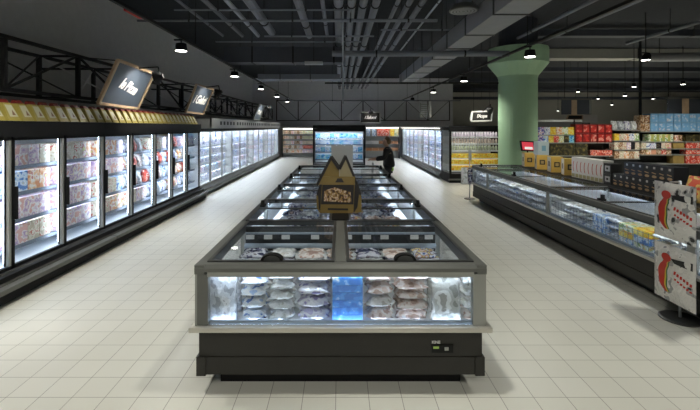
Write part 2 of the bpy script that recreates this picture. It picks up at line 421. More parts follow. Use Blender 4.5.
# cartons leaning back along the top of the freezers
def leaning_carton():
    b = MB(); h, ln = .27, .135                                  # leans back, away from the aisle at +x
    def ring(x0, x1, w0, z): return [(x0, -w0, z), (x1, -w0, z), (x1, w0, z), (x0, w0, z)]
    hexa = [(0,3,2,1),(4,5,6,7),(0,1,5,4),(1,2,6,5),(2,3,7,6),(3,0,4,7)]
    def xs(z): return .06 - ln*z/h
    b.add(ring(-.06, .06, .098, 0) + ring(xs(.225)-.10, xs(.225), .062, .225), hexa)
    b.k = 1
    b.add(ring(xs(.225)-.09, xs(.225)-.008, .058, .225) + ring(xs(h)-.06, xs(h)-.02, .05, h), hexa)
    def pt(y, z, e): return (xs(z)+e, y, z)
    b.k = 2; b.add([pt(-.05, .05, .003), pt(.08, .05, .003), pt(.055, .20, .003), pt(-.05, .20, .003)], [(0,1,2,3)])
    b.k = 3; b.add([pt(-.005, .07, .005), pt(.05, .07, .005), pt(.025, .14, .005)], [(0,1,2)])
    return b.mesh('food_carton', [mat('mustard_card', (.27, .22, .05), .5, noise=.15), mat('dark_red_card', (.12, .012, .01), .5), mat('cream_label', (.40, .39, .28), .5), mat('brown_print', (.14, .07, .04), .5)])
lc = leaning_carton()
for i in range(33):
    put('food_carton', lc, (-4.10, 4.20 + .232*i, 2.127), 0, 'yellow carton with red top, %s from the near end above the freezers' % nth(i), 'carton', 'yellow cartons along the freezer tops')

# ---------------------------------------------------------------- long chillers with glass doors
CH = [1.69, 1.44, 1.16, .88, .60, .34]
def chiller(sgn, xf, dd, label, group, canopy=None):
    """sgn -1: stands on the left and faces +x; sgn +1: stands on the right and faces -x"""
    y0, y1 = dd[0], dd[-1]; X = lambda d: xf + sgn*d
    t = thing('glass_door_chiller', label, 'chiller', (X(.45), (y0+y1)/2, 0), group)
    MB().box(X(.90), y0, 0, X(.85), y1, 2.0).box(X(.90), y0, 1.92, X(0), y1, 2.0).box(X(.88), y0, 0, X(-.02), y1, .13)\
        .build('cabinet', M['black'], t)
    for ya in (y0, y1-.03): MB().box(X(.84), ya, .13, X(.03), ya+.03, 1.92).build('end_panel', M['canopy'], t)
    MB().prism(sorted([(X(.02), .13), (X(-.10), .13), (X(-.10), .19), (X(.0), .285), (X(.02), .285)], key=lambda p: 0), 1, y0, y1).build('lower_sill', M['frame'], t)
    MB().box(X(-.02), y0+.01, .09, X(-.14), y1-.01, .14).build('bumper', M['bump'], t)
    MB().box(X(.84), y0+.04, .29, X(.82), y1-.04, 1.91).box(X(.82), y0+.04, .29, X(.10), y1-.04, .31).build('liner', M['white'], t)
    MB().box(X(.06), y0+.05, 1.895, X(.12), y1-.05, 1.91).build('light_strip', M['ledchill'], t)
    for z in CH:
        MB().box(X(.82), y0+.05, z-.02, X(.20), y1-.05, z).box(X(.20), y0+.05, z-.036, X(.19), y1-.05, z+.015).build('shelf', M['white'], t)
        MB().box(X(.21), y0+.08, z-.034, X(.225), y1-.08, z-.022).build('light_strip', M['ledchill'], t)
    for a, c in zip(dd, dd[1:]):
        f = MB()
        f.box(X(.03), a+.01, .29, X(.0), a+.035, 1.92).box(X(.03), c-.035, .29, X(.0), c-.01, 1.92).box(X(.03), a+.01, .29, X(0), c-.01, .32).box(X(.03), a+.01, 1.89, X(0), c-.01, 1.92)
        d = f.build('door', M['framelight'], t)
        MB().box(X(.02), a+.035, .32, X(.01), c-.035, 1.89).build('door_glass', M['glass'], d)
        MB().box(X(.035), c-.045, .32, X(.05), c-.0, 1.89).build('mullion', M['framelight'], t)
    if canopy:
        MB().box(X(.6), max(y0, canopy[0]), 2.0, X(-.10), y1, 2.03).box(X(-.08), max(y0, canopy[0]), 2.03, X(-.13), y1, 2.33).box(X(-.08), max(y0, canopy[0]), 2.30, X(.6), y1, 2.33)\
            .box(X(.6), max(y0, canopy[0]), 2.03, X(-.13), max(y0, canopy[0])+.03, 2.33).build('canopy', M['canopy'], t)
        y = max(y0, canopy[0]) + .9 if y0 < canopy[0] else y0 + .2
        while y < y1 - .3:
            MB().box(X(-.128), y, 2.12, X(-.134), y+.22, 2.24).build('vent_slot', M['slot'], t); y += .42
    if sgn > 0:
        MB().box(X(-.12), y0, 2.0, X(.5), y1, 2.07).build('canopy', M['canopy'], t)
        MB().box(X(-.11), y0+.05, 1.985, X(-.08), y1-.05, 2.0).build('light_strip', M['ledwarm'], t)
    return t
LD = [11.86 + 1.3*i for i in range(13)]
LW = ['nearest', 'second', 'third', 'farthest']
for q in range(4):
    chiller(-1, -4.12, LD[q*3:q*3+4], 'white lit chiller under a grey vented canopy, %s unit of the left wall' % LW[q], 'chillers on the left wall', (12.8,))
chillm = {k: carton('chilled_pack', .255, .26, .20, PRN[k]) for k in ('chill', 'pinkwhite', 'blue')}
for k, (a, c) in enumerate(zip(LD, LD[1:])):
    for j, z in enumerate(CH):
        for i in range(4):
            q = rnd.choices(['chill', 'pinkwhite', 'blue'], [8, 1.5, 1.5])[0]
            n = k*4 + i
            put('chilled_pack', chillm[q], (-4.12-.37, a+.18+.30*i, z), R(90),
                '%s pack, %s from the near end, %s shelf, left wall chillers' % (CN[q], nth(n), LEVEL[j]), 'chilled food', 'chilled packs on the left wall')

RD = [15.16 + 1.3*i for i in range(1, 10)]
for q, (i0, i1) in enumerate(((0, 4), (4, 8))):
    chiller(1, 4.08, RD[i0:i1+1], ['white lit chiller right of the centre aisle, nearer of two', 'white lit chiller right of the centre aisle, beside the shopper'][q], 'chillers right of the aisle')
for k, (a, c) in enumerate(zip(RD, RD[1:])):  # the same chilled packs as in the left wall chillers
    for j, z in enumerate(CH):
        for i in range(3):
            q = rnd.choices(['chill', 'pinkwhite', 'blue'], [6, 1, 2])[0]; n = k*3 + i
            put('aisle_chilled_pack', chillm[q], (4.08+.37, a+.24+.41*i, z), R(-90),
                '%s pack, %s from the near end, %s shelf, right aisle chillers' % (CN[q], nth(n), LEVEL[j]), 'chilled food', 'chilled packs right of the aisle')

# ---------------------------------------------------------------- chiller facing the camera at the end of the right run
EY = 15.12; EX0, EX1 = 4.02, 5.98; ES = [1.68, 1.43, 1.17, .88, .65, .42]
t = thing('end_chiller', 'black framed end chiller of yellow cartons and bottles, left of the green column', 'chiller', ((EX0+EX1)/2, 15.7, 0))
MB().box(EX0, 16.30, 0, EX1, 16.36, 2.03).box(EX0, EY+.1, 1.93, EX1, 16.36, 2.05).box(EX0, EY, .0, EX1, 16.3, .33).build('cabinet', M['black'], t)
MB().box(EX0-.01, EY-.03, 1.88, EX1+.01, EY+.10, 2.09).build('fascia', M['black'], t)
for x in (EX0, EX1-.07): MB().box(x, EY-.01, .3, x+.07, EY+.06, 1.95).build('post', M['blackmatte'], t)
MB().box(EX0+.01, EY+.06, .33, EX0+.03, 16.3, 1.93).build('side_glass', M['glass'], t)
MB().box(EX1-.04, EY+.06, .33, EX1-.01, 16.3, 1.93).build('end_panel', M['black'], t)
MB().box(EX0-.04, EY-.08, .10, EX1+.04, EY-.02, .15).build('bumper', M['bump'], t)
MB().box(EX0+.03, 16.26, .34, EX1-.04, 16.30, 1.92).build('liner', M['white'], t)
MB().box(EX0+.1, EY+.10, 1.89, EX1-.1, EY+.17, 1.925).build('light_strip', M['ledwarm'], t)
for z in ES:
    MB().box(EX0+.04, EY+.24, z-.02, EX1-.05, 16.26, z).box(EX0+.04, EY+.22, z-.035, EX1-.05, EY+.24, z+.015).build('shelf', M['white'], t)
    MB().box(EX0+.1, EY+.27, z-.035, EX1-.1, EY+.30, z-.022).build('light_strip', M['ledwarm'], t)
bt = [bottle('drink_bottle', .042, .22, mat('white_bottle', (.66,.60,.70), .3), mat('violet_cap', (.12,.05,.25), .4)),
      bottle('drink_bottle', .042, .20, mat('pale_bottle', (.62,.52,.46), .3), mat('dark_red_cap', (.10,.015,.015), .4)),
      bottle('drink_bottle', .042, .21, mat('greenish_bottle', (.50,.54,.40), .3), mat('black_cap', (.03,.03,.03), .4))]
bn = ['white bottle with violet cap', 'pale bottle with dark red cap', 'greenish bottle with black cap']
yc = carton('juice_carton', .15, .14, .175, PRN['yellow'])
for j, z in enumerate(ES):
    if j < 3:
        for i in range(17):
            put('drink_bottle', bt[j], (EX0+.14+.105*i, EY+.30, z), 0, '%s, %s from left, %s shelf, end chiller' % (bn[j], nth(i), LEVEL[j]), 'bottle', 'bottles in the end chiller')
    else:
        for i in range(11):
            put('juice_carton', yc, (EX0+.16+.163*i, EY+.32, z), 0, 'yellow carton, %s from left, %s shelf, end chiller' % (nth(i), LEVEL[j]), 'carton', 'yellow cartons in the end chiller')

# ---------------------------------------------------------------- blue open chiller on the centre axis
BY = 22.2; BX0, BX1 = -1.46, 1.36; BS = [1.43, 1.08, .68, .28]
t = thing('open_chiller', 'black framed open chiller of blue packs behind the freezer island', 'chiller', ((BX0+BX1)/2, 22.7, 0))
MB().box(BX0, 23.2, 0, BX1, 23.26, 2.1).box(BX0, BY, 1.90, BX1, 23.26, 2.14).box(BX0, BY, 0, BX1, 23.2, .07).build('cabinet', M['black'], t)
for x in (BX0, BX1-.07): MB().box(x, BY-.02, 0, x+.07, 23.2, 2.1).build('end_panel', M['black'], t)
MB().box(BX0+.07, 23.16, .08, BX1-.07, 23.2, 1.9).build('liner', M['white'], t)
MB().box(BX0-.0, BY-.02, 1.80, BX1, BY+.02, 2.15).build('fascia', M['black'], t)
MB().box(BX0+.1, BY+.05, 1.86, BX1-.1, BY+.13, 1.895).build('light_strip', M['ledchill'], t)
for z in BS:
    MB().box(BX0+.08, BY+.32, z-.02, BX1-.08, 23.16, z).box(BX0+.08, BY+.30, z-.03, BX1-.08, BY+.32, z+.02).build('shelf', M['shelfm'], t)
    MB().box(BX0+.1, BY+.34, z-.032, BX1-.1, BY+.36, z-.022).build('light_strip', M['ledchill'], t)
tealb = [carton('chilled_tub', .235, .25, .26, PRN[k]) for k in ('teal', 'blue', 'teal')]
for j, z in enumerate(BS):
    for i in range(10):
        q = rnd.randrange(3)
        put('chilled_tub', tealb[q], (BX0+.26+.256*i, BY+.46, z), 0, '%s pack, %s from left, %s shelf, blue open chiller' % (['blue green', 'blue and white', 'blue green'][q], nth(i), LEVEL[j]), 'chilled food', 'packs in the blue chiller')

# ---------------------------------------------------------------- dry-goods shelves on the back wall
def wall_shelf(name, label, x0, x1, y, zs, top, lit=True):
    t = thing(name, label, 'shelving', ((x0+x1)/2, y+.3, 0))
    MB().box(x0, y+.5, 0, x1, y+.55, top).build('back_panel', M['framelight'], t)
    for x in (x0, x1-.04): MB().box(x, y, 0, x+.04, y+.5, top).build('upright', M['framedark'], t)
    for z in zs: MB().box(x0+.04, y, z-.03, x1-.04, y+.5, z).build('shelf', M['framelight'], t)
    if lit:
        MB().box(x0, y-.15, top, x1, y+.55, top+.10).build('hood', M['canopy'], t)
        MB().box(x0+.1, y-.10, top-.04, x1-.1, y-.04, top-.005).build('light_strip', M['ledwarm'], t)
    return t
WS = [1.57, 1.23, .88, .58, .30]
wall_shelf('wall_shelving', 'tall lit shelving on the back wall beside the left chillers', -3.95, -1.75, 28.0, WS, 1.95)
pk = {k: carton('grocery_pack', .17, .2, .22, PRN[k]) for k in ('brown', 'cream', 'orange', 'green', 'redp', 'pinkwhite')}
for j, z in enumerate(WS):
    for i in range(11):
        x = -3.8 + .19*i
        q = rnd.choice(['brown', 'cream', 'cream', 'orange', 'pinkwhite']) if i < 7 else ['green', 'green', 'cream', 'redp', 'pinkwhite'][j]
        put('grocery_pack', pk[q], (x, 28.15, z), 0, '%s pack, %s from left, %s shelf, back wall shelving' % (CN[q], nth(i), LEVEL[j]), 'grocery', 'packs on the back wall shelving')
PS = [1.45, .95, .50]
wall_shelf('produce_shelving', 'produce shelving on the back wall behind the standing shopper', 1.62, 3.90, 26.8, PS, 2.02)
for i, (x, q) in enumerate(((1.85, 'blue'), (2.2, 'blue'), (2.55, 'redp'), (2.82, 'redp'), (3.09, 'redp'), (3.4, 'yellow'), (3.69, 'green'))):
    put('grocery_pack', carton('grocery_pack', .25, .22, .5, PRN[q]), (x, 26.95, PS[0]), 0, '%s tall pack, %s from left, top produce shelf' % (CN[q], nth(i)), 'grocery', 'tall packs on the produce shelf')
cr = MB()
for z in (0, .07, .14): cr.box(-.2, -.15, z, .2, -.13, z+.05).box(-.2, .13, z, .2, .15, z+.05).box(-.2, -.15, z, -.18, .15, z+.05).box(.18, -.15, z, .2, .15, z+.05)
cr.box(-.2, -.15, 0, .2, .15, .012)
crw, crb = cr.mesh('produce_crate', M['whiteplas']), cr.mesh('produce_crate', mat('crate_wood', (.42, .20, .09), .6, noise=.2))
for i in range(5):
    put('produce_crate', crw if i < 2 else crb, (1.9+.42*i, 26.98, PS[1]), 0, '%s produce crate, %s from left on the middle produce shelf' % ('white' if i < 2 else 'brown', nth(i)), 'crate', 'crates of the produce shelving')
    put('produce_crate', crb, (1.9+.42*i, 26.98, PS[2]), 0, 'brown produce crate, %s from left on the lowest produce shelf' % nth(i), 'crate', 'crates of the produce shelving')
def blob(r, m):
    b = MB(); pr = []
    for k in range(7):
        a = math.pi*k/6; pr.append((max(.002, r*math.sin(a)), r - r*math.cos(a)))
    b.lathe((0,0,0), pr, 10); return b.mesh('tomato', m, smooth=True)
tm = blob(.055, mat('tomato_red', (.55, .03, .02), .3))
for i in range(5):
    for a in range(3):
        put('tomato', tm, (1.78+.42*i+.12*a, 26.92, PS[1]+.015 if i > 1 else PS[2]+.015), 0, 'red round tomato in a crate on the produce shelving', 'tomato', 'tomatoes in the produce crates')

# ---------------------------------------------------------------- chest freezers: the centre island and the right-hand row
def chest(x0, x1, y0, y1, label, group, cap=None, name='chest_freezer', ledge=None, lowside=False):
    """cap: None (module), 'near' (glass towards the camera) or 'far'"""
    xm = (x0+x1)/2; e0 = .03 if cap == 'near' else 0; e1 = .03 if cap == 'far' else 0
    t = thing(name, label, 'freezer', (xm, (y0+y1)/2, 0), group)
    ti0 = .12 if cap == 'near' else 0; ti1 = .12 if cap == 'far' else 0
    MB().box(x0+.17, y0+ti0, 0, x1-.17, y1-ti1, .12).build('toe_kick', M['blackmatte'], t)
    MB().box(x0+.02, y0+.02*bool(e0), .115, x1-.02, y1-.02*bool(e1), .252).build('lower_panel', M['plinth'], t)
    MB().box(x0+.028, y0+.026*bool(e0), .256, x1-.028, y1-.026*bool(e1), .468).build('upper_panel', M['plinth'], t)
    if cap == 'near':
        for s, x in ((1, x0), (-1, x1)):
            MB().box(x+s*.012, y0+.008, .11, x+s*.085, y0+.09, .256).build('corner_block', M['plinth'], t)
    b = MB(); p = .035
    for xa, xb in ((x0-p, x0+.03), (x1-.03, x1+p)):
        MB().box(xa, y0+.03*bool(e0), .466, xb, y1-.03*bool(e1), .505).build('bumper_rail', M['steel'], t, bevel=.006)
    if e0: MB().box(x0-p, y0-p, .466, x1+p, y0+.03, .505).build('bumper_rail', M['steel'], t, bevel=.008)
    if e1: MB().box(x0-p, y1-.03, .466, x1+p, y1+p, .505).build('bumper_rail', M['steel'], t, bevel=.008)
    # tank
    l = MB(); l.box(x0+.04, y0+.03, .47, x1-.04, y1-.03, .488)
    fl = .66 if lowside else .56
    if cap is None and not lowside: l.box(x0+.034, y0+.06, .488, x0+.037, y1-.06, .885).box(x1-.037, y0+.06, .488, x1-.034, y1-.06, .885)
    elif lowside: l.box(x1-.037, y0+.06, .488, x1-.034, y1-.06, .885)
    if cap == 'near': l.box(x0+.09, y0+.46, .488, x1-.09, y1-.06, .66)
    elif lowside: l.box(x0+.40, y0+.04, .488, xm-.06, y1-.04, fl)
    else: l.box(x0+.055, y0+.06, .488, xm-.04, y1-.06, fl).box(xm+.04, y0+.06, .488, x1-.055, y1-.06, fl)
    if cap != 'near': l.box(xm-.035, y0+.03, .488, xm+.035, y1-.03, .93)
    l.build('tank', M['white'], t)
    # glass walls, posts and rails
    for s, x in ((1, x0), (-1, x1)):
        MB().box(x+s*.02, y0+.05, .505, x+s*.03, y1-.05, .90).build('side_glass', M['glassside'], t)
        MB().box(x+s*.035, y0+.06, .50, x+s*.05, y1-.06, .535).build('tank_edge', M['rail'], t)
    if e0:
        MB().box(x0+.10, y0+.02, .505, x1-.10, y0+.03, .90).build('front_glass', M['glassside'], t)
        MB().box(x0+.10, y0+.035, .50, x1-.10, y0+.05, .53).build('tank_edge', M['rail'], t)
    if e1: MB().box(x0+.10, y1-.03, .505, x1-.10, y1-.02, .90).build('end_glass', M['glassside'], t)
    fm = M['frame'] if cap or lowside else M['framedark']
    ps = [(x0, y0), (x1-.11, y0)] if cap == 'near' else []
    for x, y in ps:
        MB().box(x+.005, y+.004, .505, x+.105, y+.07, .905).build('corner_post', M['frame'], t, bevel=.006)
        MB().box(x+.005, y+.0, .505, x+.02 if x == x0 else x+.105, y+.0035, .905).build('post_trim', M['framelight'], t)
    for s, x in ((1, x0), (-1, x1)):
        yy = [y1-.06] if cap == 'near' else ([y0, y1-.05] if cap is None else [y0, y1-.06])
        for y in yy: MB().box(x+s*.012, y, .505, x+s*.055, y+.05, .905).build('side_post', M['framelight'], t)
    r = MB()
    r.box(x0, y0, .905, x0+.075, y1, .975).box(x1-.075, y0, .905, x1, y1, .975)
    r.box(x0+.067, y0+.08, .868, x0+.075, y1-.04, .905).box(x1-.075, y0+.08, .868, x1-.067, y1-.04, .905).box(x0+.031, y0+.08, .872, x0+.037, y1-.04, .905).box(x1-.037, y0+.08, .872, x1-.031, y1-.04, .905)
    if cap != 'near': r.box(x0, y0, .93, x1, y0+.03, .975)
    r.box(x0, y1-.03, .93, x1, y1, .975)
    r.build('top_rail', fm, t)
    if cap == 'near':
        MB().prism([(y0-.002, .922), (y0-.002, .95), (y0+.02, .976), (y0+.075, .976), (y0+.075, .922)], 0, x0, x1).build('front_rail', M['frame'], t)
        MB().box(x0+.10, y0+.002, .884, x1-.10, y0+.06, .921).build('front_trim', M['framelight'], t)
        MB().box(xm-.045, y0+.07, .945, xm+.045, y1-.02, .984).build('lid_rail', M['frame'], t, bevel=.006)
        MB().box(x0+.07, y1-.09, .62, x1-.07, y1-.06, .93).build('rear_panel', M['framedark'], t)
        MB().tube((x0+.08, y1-.16, .735), (x1-.08, y1-.16, .735), .028).build('rear_tube', M['rail'], t, smooth=True)
        MB().box(x0+.08, y1-.12, .85, x1-.08, y1-.10, .872).build('tag_rail', M['rail'], t)
        for px in (250, 268, 285.6, 315, 348, 367, 384.6, 414.5, 429):
            q = P(px, 239, y1-.115)
            MB().box(q.x-.045, y1-.115, .795, q.x+.045, y1-.10, .84).build('price_tag', M['tag'], t)
        MB().box(x0+.12, y0+.066, .89, x1-.12, y0+.084, .902).build('light_strip', M['led'], t)
        MB().box(x0+.12, y0+.053, .490, x1-.12, y0+.068, .500).build('light_strip', M['led'], t)  # added strip hidden behind the tank edge, lights bag fronts from below
        for s, x in ((1, x0), (-1, x1)): MB().box(x+s*.04, y0+.12, .890, x+s*.062, y1-.2, .903).build('light_strip', M['led'], t)
    else:
        wl, wr = (.06, ledge) if ledge else (.10, .10)
        MB().box(xm-wl, y0, .935, xm+wr, y1, .99).box(xm-wl, y0+.03, .900, xm-wl+.006, y1-.03, .935).box(xm+wr-.006, y0+.03, .900, xm+wr, y1-.03, .935).build('centre_spine', M['black'], t)
        for s, x in ((1, x0), (-1, x1)):
            MB().box(x+s*.04, y0+.08, .890, x+s*.062, y1-.08, .903).build('light_strip', M['led' if lowside and s > 0 else 'ledsoft' if lowside else 'ledmod'], t)
        for s in (-1, 1): w = wl if s < 0 else wr; MB().box(xm+s*(w-.025), y0+.08, .922, xm+s*(w-.008), y1-.08, .934).build('light_strip', M['ledsoft' if lowside else 'ledmod'], t)
        MB().box(x0+.02, y1-.022, .975, xm-wl, y1-.004, .992).build('cross_bar', M['framelight'], t)
        MB().box(xm+wr, y1-.022, .975, x1-.02, y1-.004, .992).build('cross_bar', M['framelight'], t)
    # lids
    def lid(a, b_, c, d, hx=None, hy=None, front=False):
        q = MB(); z0, z1 = .974, .986; e = .028
        q.box(a, c, z0, b_, c+e, z1).box(a, d-e, z0, b_, d, z1).box(a, c+e, z0, a+e, d-e, z1).box(b_-e, c+e, z0, b_, d-e, z1)
        o = q.build('lid', M['framedark'], t)
        MB().box(a+e, c+e, .977, b_-e, d-e, .983).build('lid_glass', M['glasslid'], o)
        if front:
            pl = [(.088*math.cos(math.pi*i/14), .052*math.sin(math.pi*i/14)) for i in range(15)]
            MB().prism([(hx+u, .984+v) for u, v in pl], 1, c+.0, c+.06).build('handle', M['blackmatte'], o)
            MB().prism([(hx+u*.72, .988+v*.72) for u, v in pl], 1, c-.004, c+.001).build('grip_recess', M['framedark'], o)
        elif hx is not None:
            MB().box(hx-.03, hy-.06, .984, hx+.03, hy+.06, 1.012).box(hx-.02, hy-.045, 1.01, hx+.02, hy+.0, 1.07).build('handle', M['blackmatte'], o)
    if cap == 'near':
        lid(x0+.076, xm-.046, y0+.078, y1-.032, (272-CX)/F*3.3, 0, True)
        lid(xm+.046, x1-.076, y0+.078, y1-.032, (405-CX)/F*3.3, 0, True)
    else:
        ym = (y0+y1)/2
        for s in (-1, 1):
            a, b_ = (x0+.05, xm-wl-.002) if s < 0 else (xm+wr+.002, x1-.05)
            hx = a+.05 if s < 0 else b_-.05
            lid(a, b_, y0+.006, ym-.002); lid(a, b_, ym+.002, y1-.024, hx, ym+.12)
    return t

IX0, IX1 = -1.132, 1.140
cap = chest(IX0, IX1, 3.2, 4.72, 'grey framed end freezer of the island, its glass front facing the camera', 'island freezers', 'near', 'end_freezer')
# controller plate with its small display on the front panel
q0 = P(431.5, 352.2, 3.222); q1 = P(453, 344.6, 3.222)
ctl = MB().box(q0.x, 3.212, q0.z, q1.x, 3.228, q1.z).build('controller', M['blackmatte'], cap)
def text(body, loc, size, m, parent, rot, shear=0, name='lettering', off=0, spacing=1):
    cu = bpy.data.curves.new(name, 'FONT'); cu.body = body; cu.size = size; cu.shear = shear
    cu.align_x = 'CENTER'; cu.align_y = 'CENTER'; cu.extrude = .0015; cu.offset = off; cu.space_character = spacing
    tmp = bpy.data.objects.new(name, cu); COL.objects.link(tmp)
    dg = bpy.context.evaluated_depsgraph_get(); me = bpy.data.meshes.new_from_object(tmp.evaluated_get(dg))
    bpy.data.objects.remove(tmp); me.materials.clear(); me.materials.append(m)
    o = bpy.data.objects.new(name, me); COL.objects.link(o)
    o.parent = parent; o.matrix_local = Matrix.Translation(Vector(loc) - (parent.location if parent.parent is None else parent.location + parent.parent.location)) @ rot
    return o
UP = Matrix.Rotation(R(90), 4, 'X')
MB().box(q0.x+.012, 3.208, q0.z+.034, q0.x+.055, 3.213, q0.z+.05).build('display', M['display'], ctl)
MB().box(q0.x+.10, 3.208, q0.z+.02, q0.x+.13, 3.213, q0.z+.045).build('button', M['framelight'], ctl)
text('KINE', P(436, 342.3, 3.222), .030, M['whiteplas'], cap, UP, name='maker_plate', off=.001)

MODY = [4.722, 6.1, 7.75, 9.4, 11.4]
MW = ['first', 'second', 'third', 'farthest']
for k, (a, c) in enumerate(zip(MODY, MODY[1:])):
    chest(IX0, IX1, a, c-.003, 'low freezer with sliding glass lids, %s behind the island end freezer' % MW[k], 'island freezers')

# frozen bags in the glass-fronted end
bagc = {}
def bag(kind, w, l, h):
    k = (kind, round(w, 2), round(l, 2), round(h, 2))
    if k not in bagc: bagc[k] = [pillow('frozen_bag', w, l, h, BAG[kind], 5+len(bagc)*3+i) for i in range(3)]
    return rnd.choice(bagc[k])
s1 = 3.46/F
G = 'bags in the island end freezer'
ST = ['lowest'] + [nth(i) + ' up' for i in range(1, 9)]
for ci, (a, c, kind, n, h) in enumerate(((213, 242, 'silver', 0, .36), (244, 269, 'whiteblue', 4, .085), (272, 296, 'whitish', 5, .074), (299, 331, 'purplewhite', 4, .092),
                          (332.5, 362, 'box', 6, .058), (364.5, 390.5, 'pinkish', 4, .092), (393, 425, 'pinkish', 5, .074), (427, 457, 'greenish', 0, .33), (457.8, 467.5, 'pinkish', 4, .082))):
    x = ((a+c)/2-CX)*s1; w = (c-a)*s1*.98; z = .49
    if kind == 'box':
        bm_ = carton('frozen_box', w, .30, h-.002, BLUEBOX)
        for i in range(n):
            put('frozen_box', bm_, (x, 3.44, z+i*(h+.001)), 0, 'bright blue flat box, %s of the stack behind the front glass' % ST[i], 'frozen food', 'blue boxes in the end freezer')
    elif n == 0:
        for i in range(2):
            put('frozen_bag', standbag('frozen_bag', w*.96, .13, h-.03*i, BAG[kind], 40+ci+i), (x, 3.345+.175*i, z), 0,
                'upright %s frozen bag, %s behind the front glass' % (CN[kind], ['foremost', 'second'][i]), 'frozen food', G)
    else:
        for i in range(n):
            kk = kind if rnd.random() < .8 else 'whitish'
            put('frozen_bag', bag(kk, w*.97, .31, h), (x+rnd.uniform(-.006, .006), 3.44+rnd.uniform(-.012, .01), z+i*(h*1.05+.003)), rnd.choice((0, math.pi))+rnd.uniform(-.04, .04),
                'flat %s frozen bag, %s in stack %s from left behind front glass' % (CN[kk], ST[i], nth(ci)), 'frozen food', G)
for r_, (y, lv) in enumerate(((3.83, 2), (4.17, 2))):
    for i in range(7):
        x = -.86 + .285*i
        for j in range(lv):
            kk = rnd.choice(('whitish', 'purplewhite', 'pinkish', 'whiteblue', 'purplewhite')) if r_ == 0 else rnd.choice(('whitish', 'pinkish', 'mixed', 'darkfish'))
            put('frozen_bag', bag(kk, .248, .30, .075), (x, y, .662+.079*j), rnd.uniform(-.06, .06),
                '%s frozen bag, %s from left, %s layer, %s row under the lids' % (CN[kk], nth(i), ['lower', 'upper'][j], ['nearer', 'rear'][r_]), 'frozen food', G)

# packs lying under the sliding lids of the island
kinds_by = [('mixed', 'purplewhite', 'darkfish', 'pinkish'), ('darkfish', 'whiteblue', 'silver', 'mixed'), ('whiteblue', 'whitish', 'darkfish'), ('darkfish', 'silver', 'whiteblue')]
for k, (a, c) in enumerate(zip(MODY, MODY[1:])):
    ny = int((c-a-.1)/.28)
    for s in (-1, 1):
        for i in range(3):
            for j in range(ny):
                kk = rnd.choice(kinds_by[k]); xx = .19 + .275*i + .01
                yy = a + .08 + (c-a-.1)/ny*(j+.5) - .015
                put('frozen_pack', bag(kk, .25, .25, .11), (s*xx + .004, yy, .562), rnd.choice((0, 1.5708, 3.1416)),
                    '%s pack, %s aside and %s along, %s half of %s lidded freezer' % (CN[kk], nth(i), nth(j), 'left' if s < 0 else 'right', MW[k]), 'frozen food', 'packs under the island lids')
                if rnd.random() < .7:
                    put('frozen_pack', bag(kk, .25, .25, .11), (s*xx + .004, yy, .562+.114), rnd.choice((0, 1.5708, 3.1416)),
                        '%s pack lying on another, %s aside and %s along, %s half, %s freezer' % (CN[kk], nth(i), nth(j), 'left' if s < 0 else 'right', MW[k]), 'frozen food', 'packs under the island lids')

# gold carry cartons standing on the island
gold = mat('gold_card', (.20, .135, .035), .45, .1, noise=.2); gdark = mat('black_print', (.015, .012, .01), .5)
gpic = print_mat('print_gold_picture', [(0, (.06, .03, .015)), (.45, (.30, .18, .06)), (.56, (.62, .5, .36)), (.63, (.25, .10, .05))], 22)
t = thing('carry_carton', 'gold and black gabled carry carton standing on the island', 'carton', (0, 5.25, .99), )
yf = 5.06
b = MB(); b.prism([(-.245, .992), (.165, .992), (.185, 1.44), (-.215, 1.44)], 1, yf, yf+.014)
b.k = 1; b.add([(-.235, yf-.002, 1.10), (.165, yf-.002, 1.10), (.172, yf-.002, 1.34), (-.215, yf-.002, 1.34)], [(0,1,2,3)])
b.k = 2; b.add([(-.20, yf-.004, 1.14), (.14, yf-.004, 1.12), (.13, yf-.004, 1.25), (-.06, yf-.004, 1.31), (-.19, yf-.004, 1.27)], [(0,1,2,3,4)])
b.k = 1; b.add([(-.06, yf-.002, 1.37), (.05, yf-.002, 1.37), (.02, yf-.002, 1.42), (-.03, yf-.002, 1.42)], [(0,1,2,3)])
b.add([(-.15, yf-.002, 1.03), (.10, yf-.002, 1.025), (.10, yf-.002, 1.05), (-.15, yf-.002, 1.055)], [(0,1,2,3)])
b.build('front_panel', [gold, gdark, gpic], t)
b = MB(); b.k = 1; b.prism([(-.25, 1.0), (.20, 1.0), (.262, 1.05), (.262, 1.24), (.225, 1.34), (-.25, 1.34), (-.29, 1.22), (-.285, 1.10)], 1, yf+.02, yf+.34)
b.k = 0; b.prism([(.17, .99), (.265, 1.0), (.265, 1.20), (.235, 1.22), (.215, 1.06)], 1, yf+.016, yf+.02)
b.prism([(-.25, .99), (-.285, 1.05), (-.292, 1.21), (-.27, 1.20), (-.262, 1.05), (-.235, .99)], 1, yf+.016, yf+.02)
b.build('body', [gold, gdark], t)
pale = mat('pale_gold_card', (.30, .25, .14), .4, noise=.2)
for gm, po in ((gold, [(-.285, 1.33), (-.11, 1.67), (-.01, 1.53), (-.01, 1.33)]), (pale, [(-.005, 1.33), (-.005, 1.53), (.07, 1.68), (.18, 1.42), (.205, 1.33)])):
    for yy in (yf+.03, yf+.27):
        b = MB(); b.prism(po, 1, yy, yy+.012); b.k = 1
        for a, c in zip(po, po[1:]):
            w_ = .05 if -.02 < c[0] < 0 or -.02 < a[0] < 0 and c[1] > a[1] else .026
            if abs(a[0]-c[0]) > .02: b.bar((a[0], yy+.004, a[1]), (c[0], yy+.004, c[1]), w_, .03)
        b.build('gable', [gm, gdark], t)
    for a, c in zip(po, po[1:]):
        if abs(a[0]-c[0]) > .02: MB().bar((( a[0]+c[0])/2, yf+.045, (a[1]+c[1])/2), ((a[0]+c[0])/2, yf+.27, (a[1]+c[1])/2), .01, .01).build('roof_spar', gdark, t)
